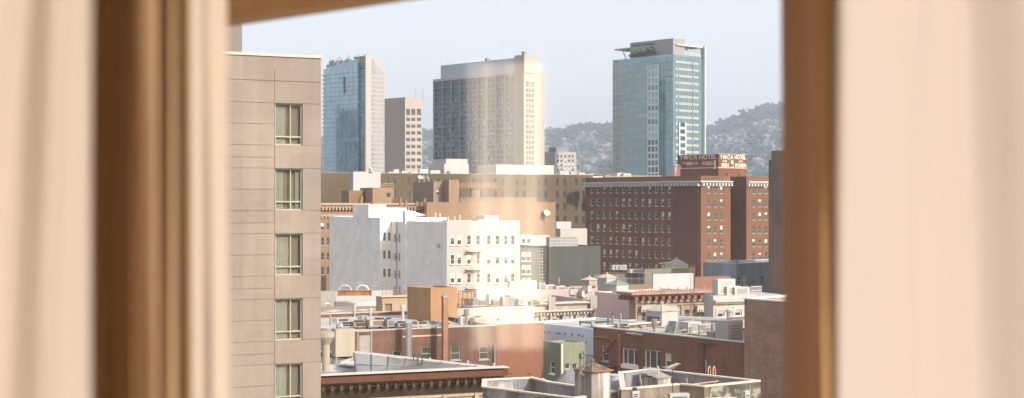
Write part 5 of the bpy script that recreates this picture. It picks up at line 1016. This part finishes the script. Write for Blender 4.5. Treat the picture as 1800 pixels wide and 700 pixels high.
# long glazed lean-to along the back edge: sheets between bars
q = empty('glazed_roof', (0, 0, zrv), 0, 'long grey glazed lean-to roof with dark bars behind the brown cornice', 'glazed roof')
lo = [onz(zV, px, py).xy for px, py in ((627, 654), (832, 649.5))]; hi_z = 1.3
hi = [onz(zrv + hi_z, 622, 621).xy, onz(zrv + .4, 868, 647).xy]
mb = MB(); mb.quad((*lo[0], 0), (*lo[1], 0), (*hi[1], .4), (*hi[0], hi_z)); mb.build('glazing', wallm('frosted_roof_glazing', (0.13, 0.13, 0.125), .25, .1, .5, .35, stain=((.26, .29, .32), .35, .7)), q)
mb = MB()
for k in range(9): f_ = k / 8; a_ = lo[0].lerp(lo[1], f_); c_ = hi[0].lerp(hi[1], f_); mb.tube((*a_, .03), (*c_, hi_z + (.4 - hi_z) * f_ + .03), .055, n=4)
mb.tube((*lo[0].lerp(hi[0], .5), hi_z / 2 + .03), (*lo[1].lerp(hi[1], .5), .23), .03, n=4); mb.build('glazing_bar', plain('dark_glazing_bar', (.07, .08, .09)), q)
mb = MB(); dd = (hi[1] - hi[0]); L_ = dd.length; dd.normalize(); n2 = Vector((-dd.y, dd.x)); mb.quad((*(hi[0] - n2 * .05), hi_z + .02), (*(hi[1] - n2 * .05), .42), (*(hi[1] + n2 * .5), .45), (*(hi[0] + n2 * .5), hi_z + .12)); mb.quad((*(hi[0] - n2 * .05), hi_z - .1), (*(hi[1] - n2 * .05), .3), (*(hi[1] - n2 * .05), .42), (*(hi[0] - n2 * .05), hi_z + .02)); mb.build('ridge_flashing', plain('pale_flashing', (0.38, 0.37, 0.38), .5), q)
for k, (px, py, w_, h_) in enumerate(((594, 652, 1.3, .35), (606, 650, 1.0, .5), (618, 655, .9, .3), (633, 653, .8, .35), (580, 655, .7, .3))):
    c_ = onz(zrv, px, py); q = empty('scrap_sheet', (c_.x, c_.y + 1.5, zrv + .25), .7 * k, 'crumpled pale metal sheet lying on the grey roof', 'metal sheet', 'crumpled sheets on the grey roof'); mb = MB(); mb.quad((0, 0, 0.02), (w_, 0, h_), (w_ * .9, w_ * .8, h_ * .6), (-.1, w_ * .7, .1)); mb.quad((w_, 0, h_), (w_ * 1.7, .1, .03), (w_ * 1.5, w_ * .9, .05), (w_ * .9, w_ * .8, h_ * .6)); mb.build('sheet', plain('scrap_white', (0.5, 0.48, 0.48), .5), q)
c_ = onz(zrv, 602, 640); q = empty('water_tank', (c_.x - .2, 103, zrv), R_(A1), 'cream metal tank on short legs beside the beige block', 'tank'); mb = MB(); mb.box(0, 1.45, 0, 1.0, 1.55, 3.55); mb.build('tank_body', M['cream'], q)
for x in (.1, 1.3):
    for y in (.1, .9): mb = MB(); mb.box(x - .04, x + .04, y - .04, y + .04, 0, 1.55); mb.build('leg', M['lead'], q)
q.location = (at(590, 0, 103).x, 103, at(0, 628, 103).z - 1.55)
q = empty('pipe_frame', (at(629, 0, 104).x, 104, at(0, 628, 104).z - .5), R_(A1), 'cream pipe frame holding a grille beside the cream tank', 'pipe frame'); mb = MB(); hF = 57 / F * 104; mb.tube((1.05, 0, 0), (1.05, 0, hF), .05, n=7); mb.tube((0, 0, hF), (1.05, 0, hF), .05, n=7); mb.tube((0, 0, 0), (0, 0, hF), .04, n=7); mb.build('frame', M['cream'], q); mb = MB(); mb.box(.1, .95, -.03, .03, .5, hF - .3); mb.build('grille', M['lead'], q)
z0 = at(0, 652, 98).z; pipe('cream vent stack with a wide hood beside the beige block', (at(573, 0, 98).x, 98, z0), 47 / F * 98, .27, M['cream'], 'hood')
pipe('small white hooded vent by the beige tower at roof level', (at(589, 0, 120).x, 120, at(0, 600, 120).z), .5, .2, M['white_metal'])
for k, (px, py) in enumerate(((745, 641), (755, 640), (778, 640), (822, 645), (868, 645))): c_ = onz(zV, px, py); pipe('little white vent along the back edge of the grey roof', (c_.x, c_.y + .3, zV - .2), .35 + (k % 2) * .2, .07, M['white_metal'], group='little vents along the grey roof')
c_ = onz(zV, 790, 655); ladder('dark pipe ladder at the front of the grey roof', (c_.x - 2.3, c_.y + 2, zV - .3), R_(A1), .95, .35, M['dark'], True)

# foreground bottom right: two concrete-walled roofs
r, Wp, O = poly_b('concrete_building', 'grey concrete building with parapet roof at the bottom centre', 'building', H - 11.2, [(700, 690), (1060, 700), (1330, 790), (1100, 760), (700, 880)][:2] + [(1100, 697), (968, 672), (935, 665), (848, 669)], M['conc_blue'], 1.1, M['roof_grey'], plain('cream_stone_coping', (0.36, 0.33, 0.29))) if False else (None, None, None)
zW = H - 11.0
r, Wp, O = poly_b('concrete_building', 'grey concrete building with parapet roof at the bottom centre', 'building', zW, [(848, 682), (1010, 702), (1085, 690), (968, 673), (936, 665), (849, 669)], M['conc_blue'], .9, M['roof_grey'], plain('cream_stone_coping', (.55, .50, .43)), .2)
zW2 = H - 10.6
r, Wp, O = poly_b('concrete_building', 'weathered concrete building with blue-grey parapet at the bottom right', 'building', zW2, [(1092, 686), (1195, 677), (1238, 681), (1336, 671), (1146, 650.5), (1088, 656)], wallm('stained_tan_concrete', (0.22, 0.185, 0.15), .25, .4, .5, .9, stain=((.12, .11, .09), .6, .7, 1)), .95, M['roof_tan'], plain('cream_stone_coping', (.55, .50, .43)), .2)
mb = MB(); d = (Wp[4] - Wp[3]); L_ = d.length; d.normalize(); nn = Vector((-d.y, d.x)); mb.obox(Wp[3], d, nn, .3, L_ - .3, .203, .23, zW2 - .94, zW2 - .02); d2 = (Wp[5] - Wp[4]); L2 = d2.length; d2.normalize(); n2 = Vector((-d2.y, d2.x)); mb.obox(Wp[4], d2, n2, .3, L2 - .3, .203, .23, zW2 - .94, zW2 - .02); mb.build('inner_parapet_face', wallm('blue_grey_membrane', (0.22, 0.245, 0.28), .12, .25, .5, .85), r)
mb = MB(); d = (Wp[3] - Wp[2]); L_ = d.length; d.normalize(); nn = Vector((-d.y, d.x)); mb.obox(Wp[2], d, nn, .4, L_, -.03, -.003, zW2 - 2.2, zW2 - .05); mb.build('mossy_wall_patch', wallm('dark_mossy_wall', (.09, .09, .075), .3, .3, .7, .9, stain=((.30, .29, .25), 2.2, .9)), r)
# hut with pyramid roof and dish
DH = 80; w_ = 63 / F * DH; q = prism_hut('concrete_hut', 'weathered grey concrete hut with a rusty pyramid roof at the bottom', 'roof hut', (0, 0, 0), R_(40), 1, 1, 1, 1, M['conc'], M['rust'])
bpy.data.objects.remove(q.children[0]) if False else None
for c_ in list(q.children_recursive): bpy.data.objects.remove(c_)
bpy.data.objects.remove(q)
hc = wallm('patchy_grey_concrete', (0.23, 0.22, 0.21), .35, .45, .7, .9, stain=((.62, .58, .54), .9, .8, 1))
s_ = w_ / (math.cos(R_(A2)) + math.sin(R_(A2))); z0 = at(0, 706, DH).z
q = prism_hut('concrete_hut', 'weathered grey concrete hut with a rusty pyramid roof at the bottom', 'roof hut', (at(1010, 0, DH).x + s_ * math.sin(R_(A2)) , DH - 1, z0), R_(A2), s_, s_, (706 - 651) / F * DH, .42, hc, wallm('rusty_roof_sheet', (0.17, 0.15, 0.13), .3, .4, .9, .7, stain=((.2, .11, .07), 1.2, .5)), over=.06)
mb = MB(); mb.box(-.06, s_ + .06, -.2, s_ + .0, (706 - 649) / F * DH - .06, (706 - 649) / F * DH); mb.build('rusty_edge', M['rust'], q)
ex, ey = at(1031, 0, 79.6).x, 79.6; dish('dark grey satellite dish on the wall of the concrete hut', (ex, ey, at(0, 678, 79.6).z), -.6, .6, M['dish'])
dish('white satellite dish behind the parapet at the bottom centre', (at(952, 0, 90).x, 90, at(0, 693, 90).z), 1.2, .55, M['white_metal'])
# lean-to beside the hut
a_, c_, e_ = at(966, 681, 90), at(996, 655, 90), at(1012, 652, 91); q = empty('sloped_wall', (a_.x, 90, 0), 0, 'blue-grey sloping wall leaning up to the concrete hut', 'wall'); mb = MB(); X0 = a_.x
mb.poly([(0, 0, 20), (c_.x - X0, 0, 20), (c_.x - X0, 0, c_.z), (0, 0, a_.z - .2)]); mb.poly([(c_.x - X0, 0, 20), (e_.x - X0 + .3, .8, 20), (e_.x - X0 + .3, .8, e_.z), (c_.x - X0, 0, c_.z)]); mb.poly([(0, 0, a_.z - .2), (c_.x - X0, 0, c_.z), (c_.x - X0, 1.4, c_.z), (0, 1.4, a_.z - .2)]); mb.poly([(c_.x - X0, 0, c_.z), (e_.x - X0 + .3, .8, e_.z), (e_.x - X0 + .3, 2, e_.z), (c_.x - X0, 1.4, c_.z)]); mb.build('wall_panel', wallm('blue_grey_patched', (0.2, 0.225, 0.24), .3, .35, .7, .9, stain=((.24, .30, .34), .5, .7)), q)
c_ = onz(zW2 - .95, 1150, 676); q = Bld('roof_box', 'small pitched concrete hatch with a white pipe inside the blue-grey parapet', 'roof box', 1156, 86, A2, z0=zW2 - 2); mb = MB(); zt_ = 2.05; mb.box(0, 1.1, 0, 1.4, 0, zt_ - .25); mb.build('hatch_wall', hc, q.root); mb = MB(); mb.quad((-.1, -.1, zt_ - .24), (1.2, -.1, zt_ - .24), (1.2, 1.5, zt_ + .12), (-.1, 1.5, zt_ + .12)); mb.build('hatch_lid', M['lead'], q.root)
pipe('white pipe standing on the concrete hatch', (at(1157, 0, 87).x, 87, at(0, 657, 87).z), .42, .05, M['white_metal'])
aerial('tall television antenna rising in front of the long brick building', (at(1182.5, 0, 80).x, 80, at(0, 705, 80).z), .6, 62 / F * 80, M['white_metal'], .8)
aerial('fallen-looking low antenna on the blue-grey parapet roof', (at(1235, 0, 84).x, 84, at(0, 690, 84).z), .15, .55, M['orange_rust'], 1.9)
ladder('peach hooped ladder over the right parapet', (at(1246, 0, 87).x, 87.3, at(0, 672, 87).z), R_(-20), .55, .3, M['orange_rust'], True)
pipe('blue-grey round drum right of the concrete hut', (at(1079, 0, 89).x, 89, at(0, 694, 89).z), 33 / F * 89, .33, plain('drum_blue_grey', (.38, .42, .48)), 'flat', 'roof_drum', 'drum')
for k, (px, py, m_) in enumerate(((1118, 700, 'white_metal'), (1196, 705, 'white'), (1315, 706, 'white_metal'), (1272, 706, 'white_metal'))): q = box_unit('roof_box', ('small white box with a round hood at the bottom edge', 'white box with rust stains at the bottom edge', 'narrow white post box at the bottom right', 'white low roof box at the bottom right')[k], 'roof box', (at(px - (6, 18, 5, 30)[k], 0, 70).x, 70, at(0, py + 4, 70).z - .3), .2, (.35, 1.0, .25, 1.6)[k], .4, (.75, .75, .9, .55)[k], M[m_], fan=(k == 0), legs=False)
for k, (px, py) in enumerate(((1102, 679), (1125, 660), (1127, 668), (1207, 667), (1070, 675), (905, 672), (912, 675))): D = 86; pipe('tiny vent pipe on the concrete roofs at the bottom', ((px - CX) / F * D, D, at(0, py + 12, D).z), 12 / F * D, .05, M['lead'], 'cone', group='tiny vents on the concrete roofs')

# ------------------------------------------------------------------ the room: window wall, pane, curtains
PO = Vector((.418, 2.2)); PD = Vector((-.72, .694)).normalized(); PN = Vector((-PD.y, PD.x)) * 1.0   # PN towards outside or inside, fixed below
if PN.dot(Vector((0, 1))) < 0: PN = -PN      # outward
brown = wallm('brown_varnished_wood', (0.85, 0.57, 0.31), .10, .08, 1.2, .6)
hz_ = H + .405
mb = MB(); mb.obox(PO, PD, PN, -1.6, 4.2, -.02, .06, hz_, H + 3.8); tag(mb.build('window_header', brown), kind='structure')
mb = MB(); mb.obox(PO, PD, PN, -1.6, -.02, .0, .05, H - 1.6, hz_ - .002); tag(mb.build('window_wall', brown), kind='structure')
mb = MB(); mb.obox(PO, PD, PN, 2.4, 4.2, .0, .05, H - 1.6, hz_ - .002); tag(mb.build('window_wall_far', brown), kind='structure')
mb = MB(); mb.quad((-3.2, 4.6, H - 1.6), (-3.2, -3.2, H - 1.6), (1.4, -3.2, H - 1.6), (1.4, 1.25, H - 1.6)); tag(mb.build('room_floor', wallm('brown_carpet', (0.4, 0.28, 0.18), .1, 0, 2)), kind='structure')
mb = MB(); mb.quad((-3.2, 4.6, H + 3.8), (-3.2, -3.2, H + 3.8), (1.4, -3.2, H + 3.8), (1.4, 1.25, H + 3.8)); tag(mb.build('room_ceiling', wallm('cream_ceiling', (0.75, 0.62, 0.48), .05, 0, 2)), kind='structure')
mb = MB(); mb.box(-3.3, -3.2, -3.2, 5.2, H - 1.6, H + 3.8); tag(mb.build('room_wall_left', wallm('tan_room_wall', (.06, .04, .025), .05, 0, 2)), kind='structure')
mb = MB(); mb.box(-3.2, 1.4, -3.3, -3.2, H - 1.6, H + 3.8); tag(mb.build('room_wall_back', MATS['tan_room_wall']), kind='structure')
# clear pane: lets the view through and mirrors the room faintly
gm = bpy.data.materials.new('clear_window_glass'); gm.use_nodes = True; n_ = gm.node_tree; n_.nodes.remove(n_.nodes['Principled BSDF'])
tr = n_.nodes.new('ShaderNodeBsdfTransparent'); tr.inputs[0].default_value = (1, 1, 1, 1); gs = n_.nodes.new('ShaderNodeBsdfGlossy'); gs.inputs['Roughness'].default_value = 0.07; mxs = n_.nodes.new('ShaderNodeMixShader'); mxs.inputs[0].default_value = .30
n_.links.new(tr.outputs[0], mxs.inputs[1]); n_.links.new(gs.outputs[0], mxs.inputs[2]); n_.links.new(mxs.outputs[0], n_.nodes['Material Output'].inputs[0])
mb = MB(); P0 = PO + PN * .02 + PD * -.019; P1 = PO + PN * .02 + PD * 2.4; mb.quad((*P0, H - 1.6), (*P1, H - 1.6), (*P1, hz_ + .02), (*P0, hz_ + .02)); tag(mb.build('window_pane', gm), 'large clear window pane faintly mirroring the curtains of the room', 'window pane')

def cloth(name, col, tcol, tl=.3, rough=.8):
    m, t, bs = _m(name); N = t.nodes; K = t.links; bs.inputs['Roughness'].default_value = rough; bs.inputs['Base Color'].default_value = (*col, 1); bs.inputs['Specular IOR Level'].default_value = .15; bs.inputs['Sheen Weight'].default_value = .15
    tc = N.new('ShaderNodeTexCoord'); wv = N.new('ShaderNodeTexNoise'); wv.inputs['Scale'].default_value = 240; K.new(tc.outputs['Object'], wv.inputs[0]); bp = N.new('ShaderNodeBump'); bp.inputs['Strength'].default_value = .15; bp.inputs['Distance'].default_value = .002; K.new(wv.outputs[0], bp.inputs['Height']); K.new(bp.outputs[0], bs.inputs['Normal'])
    tb = N.new('ShaderNodeBsdfTranslucent'); tb.inputs[0].default_value = (*tcol, 1); mx = N.new('ShaderNodeMixShader'); mx.inputs[0].default_value = tl; K.new(bs.outputs[0], mx.inputs[1]); K.new(tb.outputs[0], mx.inputs[2]); K.new(mx.outputs[0], N['Material Output'].inputs[0]); return m
def drape(name, knots, ztop, zbot, mat, label, slant=0.0, th=.0):
    """curtain hanging in vertical folds: knots (pixel, distance), smoothly joined, with real fold depth"""
    P = [Vector(((px - CX) / F * d, d)) for px, d in knots]; pts = []
    Q = [P[0] * 2 - P[1]] + P + [P[-1] * 2 - P[-2]]
    for i in range(1, len(Q) - 2):
        for k in range(10):
            t = k / 10; a, b_, c, d = Q[i - 1], Q[i], Q[i + 1], Q[i + 2]
            pts.append(.5 * ((2 * b_) + (c - a) * t + (2 * a - 5 * b_ + 4 * c - d) * t * t + (3 * b_ - a - 3 * c + d) * t ** 3))
    pts.append(P[-1]); o0 = pts[0].copy(); nz = 16; mb = MB(); n = len(pts)
    for j in range(nz + 1):
        z = zbot + (ztop - zbot) * j / nz
        for i, p in enumerate(pts):
            fr = i / n; dx = slant * (z - H) * (1 - fr) + .006 * math.sin(7 * fr * 3 + z * 2.1); dy = .006 * math.sin(fr * 19 + z * 3.3)
            mb.v.append((p.x - o0.x + dx, p.y - o0.y + dy, z - zbot))
    for j in range(nz):
        for i in range(n - 1): a = j * n + i; mb.f.append((a, a + 1, a + n + 1, a + n)); mb.mi.append(0)
    o = mb.build(name, mat, None, True, (o0.x, o0.y, zbot)); tag(o, label, 'curtain')
    return o
cl_cream = cloth('cream_curtain_cloth', (.385, .33, .285), (.54, .36, .2), .28); cl_pale = cloth('pale_curtain_cloth', (.345, .31, .29), (.5, .38, .28), .26); cl_shade_tan = cloth('shade_tan_cloth', (.34, .235, .14), (.42, .25, .11), .2); cl_shade_gold = cloth('shade_brown_cloth', (0.52, 0.335, 0.165), (.5, .28, .1), .2)  # gold and tan cloths carry the folds' shade and warm bounce in their colour
drape('curtain', [(-200, 1.0), (-60, .96), (0, 1.0), (22, 1.02), (45, 1.022), (75, 1.025), (98, 1.035), (125, 1.075), (150, 1.12), (168, 1.13)], H + 1.6, H - 1.5, cl_cream, 'pale cream curtain in soft folds at the far left', slant=.12)
drape('curtain', [(155, 1.47), (175, 1.44), (186, 1.40), (198, 1.395), (212, 1.385), (228, 1.31), (245, 1.255)], H + 1.6, H - 1.5, cl_shade_gold, 'shade-toned golden brown curtain hanging between the far left cream one and the tan one')
drape('curtain', [(242, 1.25), (254, 1.268), (268, 1.265), (285, 1.272), (299, 1.27), (303, 1.46), (318, 1.62), (338, 1.64)], H + 1.6, H - 1.5, cl_shade_tan, 'shade-toned tan curtain in muted folds between the golden brown one and the peach edge')
drape('curtain', [(330, 1.46), (338, 1.53), (348, 1.55), (360, 1.565), (370, 1.57), (388, 1.59), (404, 1.62)], H + 1.6, H - 1.5, cl_cream, 'narrow peach curtain edge next to the beige building')
drape('curtain', [(1374, 2.15), (1390, 2.0), (1415, 1.80), (1438, 1.55), (1450, 1.44), (1460, 1.405), (1470, 1.408), (1482, 1.42)], H + 1.6, H - 1.5, cl_shade_gold, 'shade-toned brown curtain edge right of the city view')
drape('curtain', [(1462, 1.46), (1474, 1.405), (1490, 1.395), (1515, 1.42), (1545, 1.45), (1600, 1.51), (1622, 1.54), (1636, 1.555), (1660, 1.59), (1690, 1.64), (1706, 1.66), (1722, 1.665), (1750, 1.67), (1800, 1.675), (1900, 1.69), (2000, 1.72)], H + 1.6, H - 1.5, cl_pale, 'pale cream curtain glowing in sunlight at the right')
def wdrape(knots, zt_, zb_, mat, label):
    """curtain given by plan points in metres"""
    return drape('curtain', [(CX + x / y * F, y) for x, y in knots], zt_, zb_, mat, label)
wdrape([(-1.21, 2.50), (-1.2, 2.54), (-1.202, 2.58), (-1.2, 2.62), (-1.202, 2.66), (-1.2, 2.70)], H + .37, H - .40, cloth('white_sheer_cloth', (.92, .86, .76), (.8, .75, .68), .1), 'pale curtain seen only as the faint mirror image over the cream tower')

# ------------------------------------------------------------------ haze: one even volume around everything
hz = MB(); hz.box(-8000, 8000, -1400, 8000, -1, 420)
vm = bpy.data.materials.new('haze_air'); vm.use_nodes = True; t = vm.node_tree; t.nodes.remove(t.nodes['Principled BSDF']); pv = t.nodes.new('ShaderNodeVolumePrincipled'); pv.inputs['Color'].default_value = (.68, .83, 1, 1); pv.inputs['Density'].default_value = 1.4e-4; pv.inputs['Anisotropy'].default_value = .2
t.links.new(pv.outputs[0], t.nodes['Material Output'].inputs['Volume'])
tag(hz.build('haze', vm), kind='stuff')
